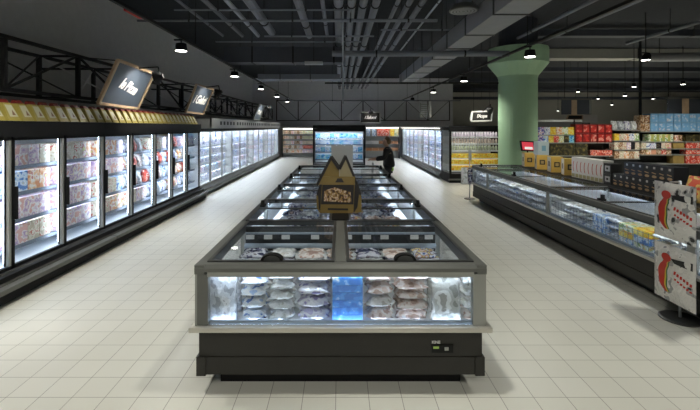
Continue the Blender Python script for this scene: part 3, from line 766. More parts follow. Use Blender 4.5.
t = thing('display_card', 'plain pale grey card standing behind the gold carton on the island', 'display card', (.03, 5.62, .99))
MB().box(-.118, 5.60, 1.0, .175, 5.62, 1.80).build('card', mat('pale_card', (.36, .37, .37), .5), t)
MB().box(-.10, 5.54, .9945, .155, 5.70, 1.003).build('foot', M['framelight'], t)

# right-hand row
RX0, RX1 = 3.70, 5.97
RY = [1.33, 4.36, 7.37, 10.40]
RW = ['partly hidden behind the hanging snack bags', 'nearer of the two in full view', 'farther of the two in full view']
for k, (a, c) in enumerate(zip(RY, RY[1:])):
    chest(RX0, RX1, a, c-.003, 'long glass-sided freezer of the right-hand row, %s' % RW[k], 'right-hand freezers', ledge=.34, lowside=True)
chest(RX0, RX1, 10.40, 11.56, 'glass-sided end freezer closing the far end of the right-hand row', 'right-hand freezers', 'far', 'end_freezer', ledge=.34, lowside=True)
g = MB()
for k, (a, c) in enumerate(((4.4, 7.3), (7.45, 10.3))):
    g = MB(); n = int((c-a)/.09)
    for i in range(n): g.box(RX0+.065, a+i*.09, .54, RX0+.069, a+i*.09+.004, .80)
    for i in range(4): g.box(RX0+.066, a, .56+.075*i, RX0+.07, c, .565+.075*i)
    o = g.solo('wire_basket_grid', M['shelfm']); tag(o, 'wire basket front inside the right-hand row, %s of two' % ['nearer', 'farther'][k], 'wire grid', 'wire grids of the right-hand freezers')
    o.location.z = .489; g_ = o
yg = [carton('frozen_carton', .27, .25, .085, PRN[q]) for q in ('green', 'blue', 'yellow')]
n = 0; y = 4.62; i = 0
while y < 11.40:
    if not any(abs(y-e) < .19 for e in (4.36, 7.37, 10.40)):
        boxed = 5.0 < y < 6.3 and rnd.random() < .75
        for j in range(3):
            kk = rnd.choice(('silver', 'whiteblue', 'whitish', 'whitish', 'greenish', 'silver'))
            if boxed:
                q = rnd.randrange(3)
                put('frozen_carton', yg[q], (RX0+.225, y, .489+.089*j), R(-90), '%s carton, %s along, %s in its stack, right-hand freezers' % (['green and white', 'blue', 'yellow'][q], nth(i), ST[j]), 'frozen food', 'packs behind the right-hand glass')
            else:
                put('frozen_bag', bag(kk, .25, .25, .10), (RX0+.225, y, .489+.104*j), rnd.choice((0, 3.1416)), '%s bag, %s along, %s in its stack, right-hand freezers' % (CN[kk], nth(i), ST[j]), 'frozen food', 'packs behind the right-hand glass')
        kk = rnd.choice(('silver', 'whiteblue', 'whitish', 'darkfish', 'whitish'))
        put('frozen_pack', bag(kk, .25, .25, .10), (RX0+.56, y, .662), rnd.choice((0, 1.5708, 3.1416)), '%s pack lying under the lids, %s along the right-hand row' % (CN[kk], nth(i)), 'frozen food', 'packs under the right-hand lids')
        kk = rnd.choice(('mixed', 'whiteblue', 'whitish', 'darkfish', 'purplewhite'))
        put('frozen_pack', bag(kk, .25, .25, .10), (RX0+.85, y, .662), rnd.choice((0, 1.5708, 3.1416)), '%s pack in the inner row under the lids, %s along the right-hand row' % (CN[kk], nth(i)), 'frozen food', 'packs under the right-hand lids')
        i += 1
    y += .288

# goods standing on the ledge of the right-hand row
LX, LZ = 4.92, .992
symb = mat('black_square_print', (.02, .018, .015), .5); ycard = mat('yellow_card', (.62, .40, .09), .45, noise=.1); wcard = mat('white_card', (.58, .57, .54), .45)
def gift_box():
    w, d, h = .25, .30, .36
    b = MB().box(-w/2, -d/2, 0, w/2, d/2, h)
    b.k = 1; b.add([(-w/2-.002, d/2-.01, .01), (-w/2-.002, -d/2+.01, .01), (-w/2-.002, -d/2+.01, h-.01), (-w/2-.002, d/2-.01, h-.01)], [(0,1,2,3)])
    b.k = 2; b.add([(-.06, -d/2-.002, .12), (.06, -d/2-.002, .12), (.06, -d/2-.002, .24), (-.06, -d/2-.002, .24)], [(0,1,2,3)])
    b.add([(-w/2-.004, .05, .13), (-w/2-.004, -.05, .13), (-w/2-.004, -.05, .25), (-w/2-.004, .05, .25)], [(0,1,2,3)])
    b.k = 3; b.add([(-.035, -d/2-.004, .145), (.035, -d/2-.004, .145), (.035, -d/2-.004, .215), (-.035, -d/2-.004, .215)], [(0,1,2,3)])
    return b.mesh('gift_box', [ycard, wcard, symb, mat('gold_print', (.45, .33, .14), .4)])
gb = gift_box()
for i, (px, Y) in enumerate(((0, 9.12), (0, 9.72), (0, 10.38), (0, 11.1))):
    put('gift_box', gb, (LX+.15, Y, LZ), R(-14 + 3*((i % 2)*2-1)), 'yellow gift box with black square, %s from the white packs' % nth(i), 'box', 'yellow gift boxes on the freezer ledge')
lb = carton('pale_blue_box', .26, .26, .33, mat('pale_blue_card', (.42, .50, .53), .45), mat('blue_print_square', (.16, .32, .42), .45), .3)
put('pale_blue_box', lb, (LX+.15, 10.38, LZ+.361), 0, 'pale blue box standing on top of a yellow gift box', 'box', None)
def white_pack():
    w, d, h = .128, .20, .42
    b = MB().box(-w/2, -d/2, 0, w/2, d/2, h)
    b.k = 1; vs = []; fs = []
    for i in range(9):
        a = -1.1 + 2.2*i/8; vs += [(.035-.055*math.cos(a), -d/2-.002, .23+.12*math.sin(a)), (.06-.055*math.cos(a), -d/2-.002, .23+.12*math.sin(a))]
    for i in range(8): fs.append((2*i, 2*i+1, 2*i+3, 2*i+2))
    b.add(vs, fs)
    b.k = 2; b.add([(-w/2+.01, -d/2-.002, .01), (w/2-.01, -d/2-.002, .01), (w/2-.01, -d/2-.002, .08), (-w/2+.01, -d/2-.002, .08)], [(0,1,2,3)])
    return b.mesh('white_pack', [mat('white_pack_card', (.62, .60, .58), .4), mat('red_swoosh', (.45, .06, .05), .4), mat('olive_band', (.35, .32, .16), .4)])
wp = white_pack()
for i in range(8):
    put('white_pack', wp, (LX+.12, 8.72-.131*i, LZ), R(-90), 'tall white pack with red swoosh, %s from the yellow gift boxes' % nth(i), 'pack', 'white packs on the freezer ledge')
pt = MB().box(-.10, -.10, 0, .10, .10, .19); pt.k = 1
pt.add([(-.07, -.102, .05), (.07, -.102, .05), (.07, -.102, .15), (-.07, -.102, .15)], [(0,1,2,3)])
pt.k = 2; pt.add([(-.03, -.104, .08), (.03, -.104, .08), (.03, -.104, .12), (-.03, -.104, .12)], [(0,1,2,3)])
ptm = pt.mesh('labelled_box', [mat('dark_box_card', (.03, .03, .03), .5), mat('grey_label', (.45, .44, .44), .5), symb])
for i in range(2):
    put('labelled_box', ptm, (LX+.10, 7.58, LZ+.193*i), R(-90), 'small dark box with grey label, %s of two by the black cartons' % ['lower', 'upper'][i], 'box', 'labelled boxes on the freezer ledge')
def coffee():
    w, d, h = .15, .22, .225
    b = MB().box(-w/2, -d/2, 0, w/2, d/2, h)
    b.k = 1; y = -d/2-.002
    b.add([(-.022, y, .165), (.022, y, .165), (.022, y, .20), (-.022, y, .20)], [(0,1,2,3)])
    b.k = 2
    vs = [(.05*math.cos(2*math.pi*i/12), y, .045+.022*math.sin(2*math.pi*i/12)) for i in range(12)]
    b.add(vs, [tuple(range(12))])
    b.add([(-.055, y, .10), (.03, y, .085), (.04, y, .10), (-.05, y, .115)], [(0,1,2,3)])
    return b
cb = coffee()
cof = [cb.mesh('coffee_carton', [mat('black_carton', (.012, .012, .014), .4), mat('pale_emblem', (.5, .48, .42), .4), mat('tan_print', (.42, .27, .13), .4)]),
       cb.mesh('coffee_carton', [mat('navy_carton', (.014, .02, .035), .4), mat('blue_emblem', (.40, .46, .55), .4), mat('brown_cup', (.28, .17, .09), .4)])]
for j in range(2):
    for i in range(2*j, 9):
        q = j if i < 5 else 0
        put('coffee_carton', cof[q], (LX+.12, 7.38-.153*i, LZ+.229*j), R(-90), '%s coffee carton, %s from the labelled boxes, %s row' % (['black', 'navy'][q], nth(i), ['lower', 'upper'][j]), 'carton', 'coffee cartons on the freezer ledge')
sk = standbag('snack_sack', .30, .18, .38, PRN['redp'], 77); sk2 = standbag('snack_sack', .30, .18, .36, print_mat('print_yellow_red', [(0, (.55, .08, .04)), (.44, (.62, .42, .12)), (.56, (.42, .30, .12)), (.62, (.5, .06, .04))], 8), 78)
for i in range(4):
    put('snack_sack', sk2 if i % 2 else sk2, (LX+.12, 5.80-.31*i, LZ), R(-90), 'yellow and red pouch, %s from the black coffee cartons' % nth(i), 'pouch', 'pouches on the freezer ledge')

# tilted tablet on a slim stand at the far end of the ledge
q = P(528, 146, 11.45)
t = thing('tablet_stand', 'tablet with red screen on a slim stand before the green column', 'tablet', (q.x, 11.47, .992))
MB().box(q.x-.10, 11.40, .994, q.x+.10, 11.52, 1.004).box(q.x-.015, 11.47, 1.0, q.x+.015, 11.49, q.z).build('stand', M['blackmatte'], t)
a = (q.x-.19, 11.42, q.z-.13); b_ = (q.x+.20, 11.45, q.z-.15)
o = MB().slab(a, b_, (q.x+.18, 11.50, q.z+.13), (q.x-.21, 11.47, q.z+.15), .03).build('tablet', M['blackmatte'], t)
d_ = Vector((0, -.006, 0))
MB().slab(Vector((q.x-.155, 11.425, q.z-.10))+d_, Vector((q.x+.165, 11.45, q.z-.115))+d_, Vector((q.x+.150, 11.492, q.z+.10))+d_, Vector((q.x-.172, 11.467, q.z+.118))+d_, .004).build('screen', M['screen'], o)
MB().slab(Vector((q.x-.10, 11.427, q.z-.085))+d_*1.7, Vector((q.x+.12, 11.445, q.z-.095))+d_*1.7, Vector((q.x+.12, 11.455, q.z-.03))+d_*1.7, Vector((q.x-.10, 11.437, q.z-.02))+d_*1.7, .003).build('screen_panel', M['screenw'], o)

# strip stands with hanging bags
def strip_stand(x, y, h, r, label):
    t = thing('strip_stand', label, 'stand', (x, y, 0), 'bag stands by the right-hand row')
    MB().lathe((x, y, 0), [(r, 0), (r, .012), (r*.9, .02), (.03, .022)], 28).build('foot', M['framedark'], t, smooth=False)
    MB().tube((x, y, .02), (x, y, h), .014).build('pole', M['pipelight'], t, smooth=True)
    return t
ts = strip_stand(3.632, 4.40, 1.475, .19, 'stand hung with chilli print bags, nearest on the right')
for z in (1.455, .785): MB().box(3.53, 4.385, z, 3.62, 4.415, z+.012).build('arm', M['steel'], ts)
chz = print_mat('film_white_silver', [(0, (.06, .06, .06)), (.31, (.38, .38, .38)), (.37, (.66, .65, .63)), (.62, (.72, .71, .69)), (.67, (.34, .35, .36))], 9, .2, bump=.9)
def chilli_bag():
    w, h, dep = .54, .60, .10
    def fy(u, v):
        return -(dep/2)*max(0, (1-abs(u)**3)*(1-abs(v)**3.5))*(1+.14*math.sin(7*u+3*v)+.1*math.sin(11*v)) - .003
    b = MB(); nx, ny = 13, 15
    for s in (1, -1):
        vs = [(w/2*(2*i/(nx-1)-1), s*fy(2*i/(nx-1)-1, 2*j/(ny-1)-1), h*(j/(ny-1))) for j in range(ny) for i in range(nx)]
        b.add(vs, [(j*nx+i, j*nx+i+1, (j+1)*nx+i+1, (j+1)*nx+i) for j in range(ny-1) for i in range(nx-1)])
    def sheet(pts_l, pts_r, k, lift):
        b.k = k; vs = []
        for (xa, za), (xb, zb) in zip(pts_l, pts_r):
            for f in (0, .5, 1):
                x, z = xa+(xb-xa)*f, za+(zb-za)*f
                vs.append((x, fy(2*x/w, 2*z/h-1)-lift, z))
        n = len(pts_l); b.add(vs, [(3*i+c, 3*i+c+1, 3*i+c+4, 3*i+c+3) for i in range(n-1) for c in range(2)])
    # the chilli: a curved body with a rounded top and its outline
    def cl(f): return (-.055 - .075*math.sin(math.pi*f*.85) + .04*f, .44 - .33*f)
    N = 14
    for k, wid, lift, dx in ((2, .062, .003, .022), (3, .052, .0045, .013), (1, .048, .006, 0)):
        L = []; Rr = []
        for i in range(N+1):
            f = i/N; x, z = cl(f); hw = wid*(1-.75*f**2.5)*(1 if f > .08 else .7)
            L.append((x-hw+dx*1.0, z)); Rr.append((x+hw+dx, z))
        sheet(L, Rr, k, lift)
    vs = [(.0 - .045 + .072*math.cos(a), .475 + .045*math.sin(a)) for a in [2*math.pi*i/16 for i in range(16)]]
    b.k = 1; o = [(x, fy(2*x/w, 2*z/h-1)-.008, z) for x, z in vs]; b.add(o, [tuple(range(16))])
    # wavy red words and black patch on the right
    for z0, hh_ in ((.33, .035), (.27, .022)):
        for i in range(6):
            x0 = .07+.03*i; sheet([(x0, z0-.05*i*.3+.004*(i % 2)), (x0+.004, z0+hh_-.05*i*.3)], [(x0+.022, z0-.05*i*.3), (x0+.026, z0+hh_-.05*i*.3-.004*(i % 2))], 1, .005)
    sheet([(.02, .48), (.06, .44)], [(.25, .50), (.25, .42)], 4, .004)
    return b.mesh('snack_bag', [chz, mat('chilli_red', (.50, .03, .015), .35), mat('outline_green', (.04, .16, .05), .35), mat('outline_yellow', (.62, .45, .05), .35), mat('black_patch', (.02, .02, .02), .3)], smooth=True)
cbag = chilli_bag()
for i, z in enumerate((.848, .178)):
    put('snack_bag', cbag, (3.545, 4.37, z), R(-90), 'white bag with red chilli print, %s of the near stand' % ['upper hook', 'lower hook'][i], 'bag', 'chilli print bags')
ts = strip_stand(3.70, 11.75, 1.42, .15, 'slim stand of small bags at the far end of the right-hand row')
MB().box(3.66, 11.72, 1.10, 3.74, 11.735, 1.40).build('price_card', mat('grey_card', (.42, .45, .48), .5), ts)
for k, (dx, m_) in enumerate(((-.14, 'whitish'), (.06, 'darkfish'), (.27, 'silver'))):
    put('hanging_bag', standbag('hanging_bag', .19, .09, .46, BAG[m_], 60+k), (3.66+dx, 11.665, .43), 0, '%s bag hanging on the slim far stand' % CN[m_], 'bag', 'bags on the far stand')
MB().box(3.48, 11.655, .90, 3.95, 11.675, .915).build('cross_arm', M['steel'], ts)

# ---------------------------------------------------------------- green column
t = thing('round_column', 'sage green round column with flared capital behind the right-hand row', 'column', (5.82, 13.5, 0))
MB().lathe((5.82, 13.5, 0), [(.60, 0), (.60, 3.66)], 40).build('shaft', M['green'], t, smooth=False)
MB().lathe((5.82, 13.5, 0), [(.60, 3.64), (.615, 3.66), (.615, 3.70), (.93, 4.10), (.93, 4.60)], 16).build('capital', M['green'], t)
MB().lathe((5.82, 13.5, 0), [(.60, 4.60), (.60, ZC)], 24).build('upper_shaft', M['ductdark'], t)

# ---------------------------------------------------------------- gondola shelving at the right
GY = 15.0
def zpx(y): return H - (y - CY) / F * (GY + .05)
def xpx(x): return (x - CX) / F * (GY + .05)
def gondola(px0, px1, ys, top, label):
    x0, x1 = xpx(px0), xpx(px1)
    t = thing('gondola_shelving', label, 'shelving', ((x0+x1)/2, GY+.3, 0), 'gondola shelves at the right')
    MB().box(x0, GY+.52, 0, x1, GY+.56, zpx(top)).build('back_panel', M['framedark'], t)
    for x in (x0, x1-.03): MB().box(x, GY+.48, 0, x+.03, GY+.52, zpx(top)).build('upright', M['framedark'], t)
    for y in ys: MB().box(x0+.01, GY, zpx(y)-.03, x1-.01, GY+.52, zpx(y)).build('shelf', M['framelight'], t)
    MB().box(x0+.01, GY+.02, 0, x1-.01, GY+.52, .12).build('base', M['framedark'], t)
gondola(537.5, 612.8, (142.5, 155.5, 168), 142, 'gondola shelf of bright boxes right of the green column')
gondola(613, 639.4, (130, 140.5, 149.5, 158.5), 130, 'gondola shelf with white bags on top, between red and blue cartons')
gondola(639.6, 712, (131.5, 141.5, 148.5, 154.5, 163.5), 131, 'gondola shelf with pale blue cartons on top')
MB_ = MB().box(xpx(537.7), GY+.02, zpx(134.8)-.02, xpx(574.5), GY+.46, zpx(134.8)).box(xpx(537.7), GY+.42, zpx(142.5)+.002, xpx(537.7)+.03, GY+.46, zpx(134.8)-.02).box(xpx(574.5)-.03, GY+.42, zpx(142.5)+.002, xpx(574.5), GY+.46, zpx(134.8)-.02)
tag(MB_.solo('raised_shelf', M['framelight']), 'raised shelf carrying bright boxes, left end of the gondolas', 'shelf')
def items(name, px0, px1, yb, yt, n, mats, label, cat, group, d=.3, panel=None, tiers=1, dy=.0):
    x0, x1 = xpx(px0), xpx(px1); w = (x1-x0)/n; h = (zpx(yt)-zpx(yb))/tiers
    ms = [carton(name, w*.95, d, h*.985-.002, m, panel) for m in mats]
    for r_ in range(tiers):
        for i in range(n):
            o = bpy.data.objects.new(name, ms[(i) % len(ms)]); COL.objects.link(o)
            o.location = (x0+w*(i+.5), GY+.03+d/2+dy+.004*((i*7) % 3), zpx(yb)+h*r_+.002)
            tier = '' if tiers == 1 else ', %s tier' % ['lower', 'upper', 'topmost'][r_]
            tag(o, '%s, %s from left%s' % (label, nth(i), tier) if n > 1 else label + tier, cat, group)
items('cereal_box', 538, 574, 134.8, 127, 6, [PRN['purple'], PRN['chill'], PRN['yellow'], PRN['orange'], PRN['green'], PRN['yellow']], 'bright box on the raised gondola shelf', 'box', 'bright boxes')
items('cereal_box', 538, 574, 142.5, 135.6, 7, [PRN['purple'], PRN['blue'], PRN['yellow'], PRN['redp'], PRN['green'], PRN['olive'], PRN['teal']], 'bright box under the raised gondola shelf', 'box', 'bright boxes below')
items('display_carton', 550, 588, 155.5, 143.8, 3, [PRN['olive']], 'dark olive carton below the bright boxes', 'carton', 'olive cartons', .4)
redc = print_mat('print_red_carton', [(0, (.30, .015, .015)), (.44, (.55, .04, .03)), (.62, (.72, .28, .22))], 7)
items('red_carton', 575, 612, 142.5, 124.2, 5, [mat('dark_red_carton', (.22, .012, .012), .4)], 'red rounded carton stacked right of the bright boxes', 'carton', 'red cartons', .35, redc, 2)
items('red_tin', 590, 612, 155.5, 150.2, 5, [PRN['redp']], 'small red pack below the stacked red cartons', 'pack', 'small red packs', .2)
wb = [standbag('flour_bag', .20, .2, .33, BAG[k], 90+i) for i, k in enumerate(('whitish', 'silver', 'purplewhite'))]
for i in range(4):
    put('flour_bag', wb[i % 3], (xpx(616+6.6*i), GY+.2, zpx(130)), 0, 'white bag on the gondola top, %s right of the red cartons' % nth(i), 'bag', 'white bags on the gondola')
items('grocery_pack', 614, 639, 140.5, 133.5, 5, [PRN['yellow'], PRN['cream'], PRN['orange'], PRN['chill'], PRN['green']], 'pack under the white bags', 'grocery', 'packs under the white bags')
items('grocery_pack', 614, 639, 149.5, 142.2, 6, [PRN['cream'], PRN['brown'], PRN['cream'], PRN['pinkwhite'], PRN['darkp'], PRN['cream']], 'pack on the third shelf under the white bags', 'grocery', 'packs third shelf')
items('grocery_pack', 614, 639, 158.5, 151.0, 5, [PRN['brown'], PRN['cream'], PRN['orange']], 'pack on the fourth shelf under the white bags', 'grocery', 'packs fourth shelf')
items('snack_carton', 640, 649.6, 131.5, 115, 2, [PRN['brown']], 'brown orange carton left of the pale blue cartons', 'carton', 'brown cartons', .35, None, 2)
bl = mat('pale_blue_carton', (.20, .42, .68), .5, noise=.06); blp = print_mat('print_pale_blue', [(0, (.20, .44, .72)), (.5, (.30, .50, .74)), (.58, (.55, .64, .74)), (.67, (.52, .36, .44))], 10)
items('blue_carton', 650, 704, 131.5, 113.5, 7, [bl], 'pale blue carton on the gondola top', 'carton', 'pale blue cartons', .4, blp, 2)
items('grocery_pack', 648, 673, 141.5, 134.2, 9, [PRN['green'], mat('lime_card', (.45, .47, .12), .5)], 'lime green pack below the pale blue cartons', 'grocery', 'lime packs')
items('grocery_pack', 674, 682, 141.5, 135, 2, [PRN['orange'], PRN['brown']], 'orange pack right of the lime green packs', 'grocery', 'orange packs')
items('grocery_pack', 641, 671, 148.5, 142.6, 6, [PRN['cream'], PRN['chill'], PRN['chill'], PRN['darkp'], PRN['cream'], PRN['orange']], 'pack two shelves below the pale blue cartons', 'grocery', 'packs two shelves below')
items('grocery_pack', 641, 671, 154.5, 149.4, 6, [PRN['brown'], PRN['orange'], mat('salmon_card', (.72, .34, .22), .5), PRN['brown'], PRN['redp'], PRN['brown']], 'pack three shelves below the pale blue cartons', 'grocery', 'packs three shelves below')
items('grain_sack', 672.5, 684, 148.5, 142.7, 1, [mat('ochre_sack', (.34, .23, .07), .6, noise=.3)], 'ochre sack right of the lime packs', 'sack', None)
items('grain_sack', 672.5, 684, 163.5, 155.4, 1, [mat('ochre_sack_dark', (.30, .20, .06), .6, noise=.3)], 'ochre sack on the lowest shelf in view', 'sack', None)
items('biscuit_box', 685.5, 706, 141.5, 134.6, 2, [PRN['olive']], 'dark box under the pale blue cartons at the right', 'box', 'dark boxes')
items('biscuit_box', 685.5, 706, 148.5, 142.7, 2, [PRN['redp']], 'red printed box under the dark boxes', 'box', 'red boxes')
items('biscuit_box', 685.5, 706, 154.5, 149.7, 2, [PRN['redp']], 'red printed box, middle shelf of the red boxes', 'box', 'red boxes')
items('biscuit_box', 685.5, 706, 163.5, 155.4, 2, [PRN['redp']], 'red printed box, lowest shelf of the red boxes', 'box', 'red boxes')

# hanging aisle boards and the small boards over the shelves
def hang(px0, px1, y0, y1, Y, parts, label):
    c = P((px0+px1)/2, y0, Y)
    t = thing('hanging_board', label, 'sign', (c.x, Y, c.z), 'hanging boards')
    for (a, b_, c_, d, m, nm) in parts:
        p0, p1 = P(a, d, Y), P(b_, c_, Y); MB().box(p0.x, Y, p0.z, p1.x, Y+.06, p1.z).build(nm, M[m], t)
    for px in (px0+3, px1-3):
        p0 = P(px, y0, Y); MB().bar((p0.x, Y+.03, p0.z-.02), (p0.x, Y+.03, ZC), .02).build('hanger', M['blackmatte'], t)
hang(562, 591, 98.5, 116, 19, [(562, 571.5, 100, 114.5, 'ductdark', 'board'), (571.5, 577, 100, 115.5, 'wood', 'centre_board'), (577, 589.5, 100, 114.5, 'ductdark', 'board'), (562, 591, 98.5, 100, 'bump', 'rail'), (589.5, 591.5, 98.5, 115, 'framelight', 'post')], 'dark hanging aisle board with pale wood strip, behind the red cartons')
hang(666, 712, 97, 114, 19, [(668, 682, 99, 114, 'ductdark', 'board'), (682, 689, 98, 114.5, 'wood', 'centre_board'), (689, 712, 99, 114, 'ductdark', 'board'), (666, 712, 97.5, 99, 'bump', 'rail')], 'dark hanging aisle board with pale wood strip, above the pale blue cartons')
p = P(575, 119, 16.2)
t = thing('chalk_board', 'small framed dark board above the red cartons', 'sign', (p.x, 16.2, p.z))
MB().slab(P(566, 119.5, 16.2), P(583, 119.5, 16.2), P(583, 115, 16.2), P(568, 115, 16.2), .03).build('frame', M['wood'], t)
MB().slab(P(567.5, 119, 16.18), P(582, 119, 16.18), P(582, 115.6, 16.18), P(569, 115.6, 16.18), .01).build('board', M['slatedark'], t)
MB().box(p.x-.02, 16.23, 0, p.x+.02, 16.26, p.z+.03).build('post', M['framedark'], t)
p = P(590, 121, 16.3)
t = thing('notice_board', 'plain white board beside the small dark board above the red cartons', 'sign', (p.x, 16.3, p.z))
q0, q1 = P(582.8, 122.5, 16.3), P(597.5, 114.5, 16.3)
MB().box(q0.x, 16.3, q0.z, q1.x, 16.33, q1.z).build('board', M['tag'], t)
MB().box(p.x-.02, 16.33, 0, p.x+.02, 16.36, p.z+.1).build('post', M['framedark'], t)

# far shelving seen between the shelves and the column
t = thing('far_shelving', 'tall pale shelving far behind the bright boxes right of the column', 'shelving', (13, 24.2, 0))
MB().box(11.5, 24, 0, 14.5, 24.5, 2.35).build('body', M['framedark'], t)
MB().box(11.5, 23.9, 2.35, 14.5, 24.5, 2.47).build('hood', M['canopy'], t)

# ---------------------------------------------------------------- lattice trusses
def truss(p0, p1, z0, z1, n, back, label):
    """front plane p0-p1; back: offset of the second plane or None"""
    p0, p1 = Vector(p0), Vector(p1); d = (p1-p0)/n
    t = thing('lattice_truss', label, 'truss', (p0.x, p0.y, z0), 'lattice trusses')
    bk = Vector(back) if back else None
    for o in ([Vector((0,0,0)), bk] if bk else [Vector((0,0,0))]):
        for z in (z0, z1): MB().bar(p0+o+Vector((0,0,z)), p1+o+Vector((0,0,z)), .05).build('chord', M['trussm'], t)
    for i in range(n+1):
        q = p0 + d*i; a, c = q+Vector((0,0,z0)), q+Vector((0,0,z1))
        MB().bar(a, c, .06).build('post', M['trussm'], t)
        if bk:
            MB().bar(a+bk, c+bk, .06).build('post', M['trussm'], t)
            MB().bar(c, c+bk, .035).build('cross_tie', M['trussm'], t); MB().bar(a, a+bk, .035).build('cross_tie', M['trussm'], t)
        if i < n:
            MB().bar(c if i % 2 == 0 else a, (a if i % 2 == 0 else c)+d, .03).build('brace', M['trussm'], t)
            if bk:
                MB().bar(a, c+d+bk, .02).build('rod', M['rod'] if i % 2 == 0 else M['trussm'], t)
                MB().bar(c+bk, a+d, .02).build('rod', M['rod'] if i % 2 == 0 else M['trussm'], t)
    # brackets to the wall or down to the cabinets
    for i in range(0, n+1, 3):
        q = p0 + d*i
        c = q+(bk or Vector((0,0,0)))+Vector((0,0,z1)); MB().bar(c, (XL, c.y, z1) if bk else (c.x, YB, z1), .04).build('wall_mount', M['trussm'], t)
    return t
truss((-4.44, 3.9, 0), (-4.44, 27.0, 0), 2.55, 3.25, 15, (-.66, 0, 0), 'black lattice truss hanging above the left freezers')
truss((-4.4, 28.6, 0), (7.6, 28.6, 0), 2.50, 3.90, 8, None, 'black open frame along the back wall above the shelving')

# ---------------------------------------------------------------- painted boards
def board(TL, TR, BL, words, label, face, size, lamp=True, frame='wood', tilt=0, side=True):
    TL, TR, BL = map(Vector, (TL, TR, BL)); BR = TR + BL - TL
    c = (TL+BR)/2; t = thing('hanging_sign', label, 'sign', c, 'painted hanging signs')
    u = (TR-TL).normalized(); n = u.cross((TL-BL).normalized()).normalized(); v = n.cross(u)
    MB().slab(BL, BR, TR, TL, .03).build('board', M[face], t)
    f = MB(); w = .05
    e = n*.012
    for a, b_ in ((TL, TR), (BL, BR), (TL, BL), (TR, BR)): f.bar(a+e-n*.012, b_+e-n*.012, .055, .05)
    f.build('frame', M[frame], t)
    rot = Matrix((u, v, n)).transposed().to_4x4() @ Matrix.Rotation(tilt, 4, 'Z')
    text(words, c + n*.006, size, M['ink'], t, rot, .35, 'lettering', .006*size/.2, .9)
    # hangers up to the truss and a shaded lamp on an arm
    up = (TL+TR)/2
    for e_ in (TL.lerp(TR, .1), TL.lerp(TR, .9)):
        MB().bar(e_-n*.04, (-4.405, e_.y, 3.25) if side else (e_.x, e_.y-.0*n.y, ZC), .02 if side else .01).build('hanger', M['trussm'], t)
    if lamp:
        a = up + n*.02; k = up + n*.42 + Vector((0,0,.20)); h = up + n*.46 + Vector((0,0,.03))
        MB().tube(a, k, .014).tube(k, h, .014).build('lamp_arm', M['trussm'], t)
        s = (c - h).normalized()
        sh = MB().tube(h - s*.05, h + s*.09, .04, .14, 20, False).tube(h - s*.06, h - s*.04, .045, .045, 14).build('lamp_shade', M['trussm'], t)
        MB().tube(h + s*.03, h + s*.045, .06, .06, 14).build('lamp_lens', M['lenssmall'], sh)
        L = bpy.data.lights.new('sign_lamp', 'SPOT'); L.energy = 22 if side else 7; L.spot_size = R(110); L.spot_blend = .7; L.shadow_soft_size = .05; L.color = (1, .93, .82)
        lo = bpy.data.objects.new('sign_lamp', L); COL.objects.link(lo); lo.parent = t
        lo.matrix_local = Matrix.Translation(h + s*.10 - c) @ s.to_track_quat('-Z', 'Y').to_matrix().to_4x4()
    return t
board((-3.77, 7.0, 3.185), (-3.90, 8.62, 3.165), (-4.13, 7.04, 2.455), 'le Pizze', 'tilted slate sign in a pale wood frame, nearest above the freezers', 'slate', .29, tilt=-.12)
board((-3.83, 11.0, 3.185), (-3.78, 12.24, 3.165), (-4.13, 11.03, 2.455), 'i Gelati', 'tilted slate sign in a pale frame, second along the left wall', 'slate', .34)
board((-3.98, 20.2, 3.17), (-3.93, 21.5, 3.15), (-4.26, 20.2, 2.43), 'i Dolci', 'tilted sign in a pale frame above the vented chiller canopy', 'slate', .32, frame='framelight')
a, b_, c_ = P(360.3, 112.3, 24), P(380, 112.3, 24), P(360.3, 122.8, 24)
board(a, b_, c_, 'i Salumi', 'black sign with white lettering hanging straight above the shopper', 'slatedark', .24, frame='whiteplas', side=False)
a, b_, c_ = P(472.3, 111.6, 14.6), P(492.3, 111.2, 14.9), P(471, 121.2, 14.55)
board(a, b_, c_, "l'Acqua", 'black sign with white lettering above the end chiller', 'slatedark', .17, frame='whiteplas', side=False)
a = P(432, 104, 20)
t = thing('vent_grille', 'white slatted grille panel hanging before the back wall', 'grille', a)
g = MB()
for i in range(7): g.box(P(421, 0, 20).x, 20, P(0, 104+i*2.1, 20).z-.03, P(429, 0, 20).x, 20.03, P(0, 104+i*2.1, 20).z)
g.build('slats', M['framelight'], t)
MB().box(P(429.5, 0, 20).x, 20, P(0, 117.5, 20).z, P(431.2, 0, 20).x, 20.03, P(0, 101, 20).z).build('side_bar', M['whiteplas'], t)
MB().box(P(420, 0, 20).x, 20, P(0, 117.5, 20).z, P(421, 0, 20).x, 20.03, P(0, 103, 20).z).build('side_bar', M['framelight'], t)
MB().bar((P(430, 0, 20).x, 20.015, P(0, 101, 20).z), (P(430, 0, 20).x, 20.015, ZC), .02).build('hanger', M['trussm'], t)

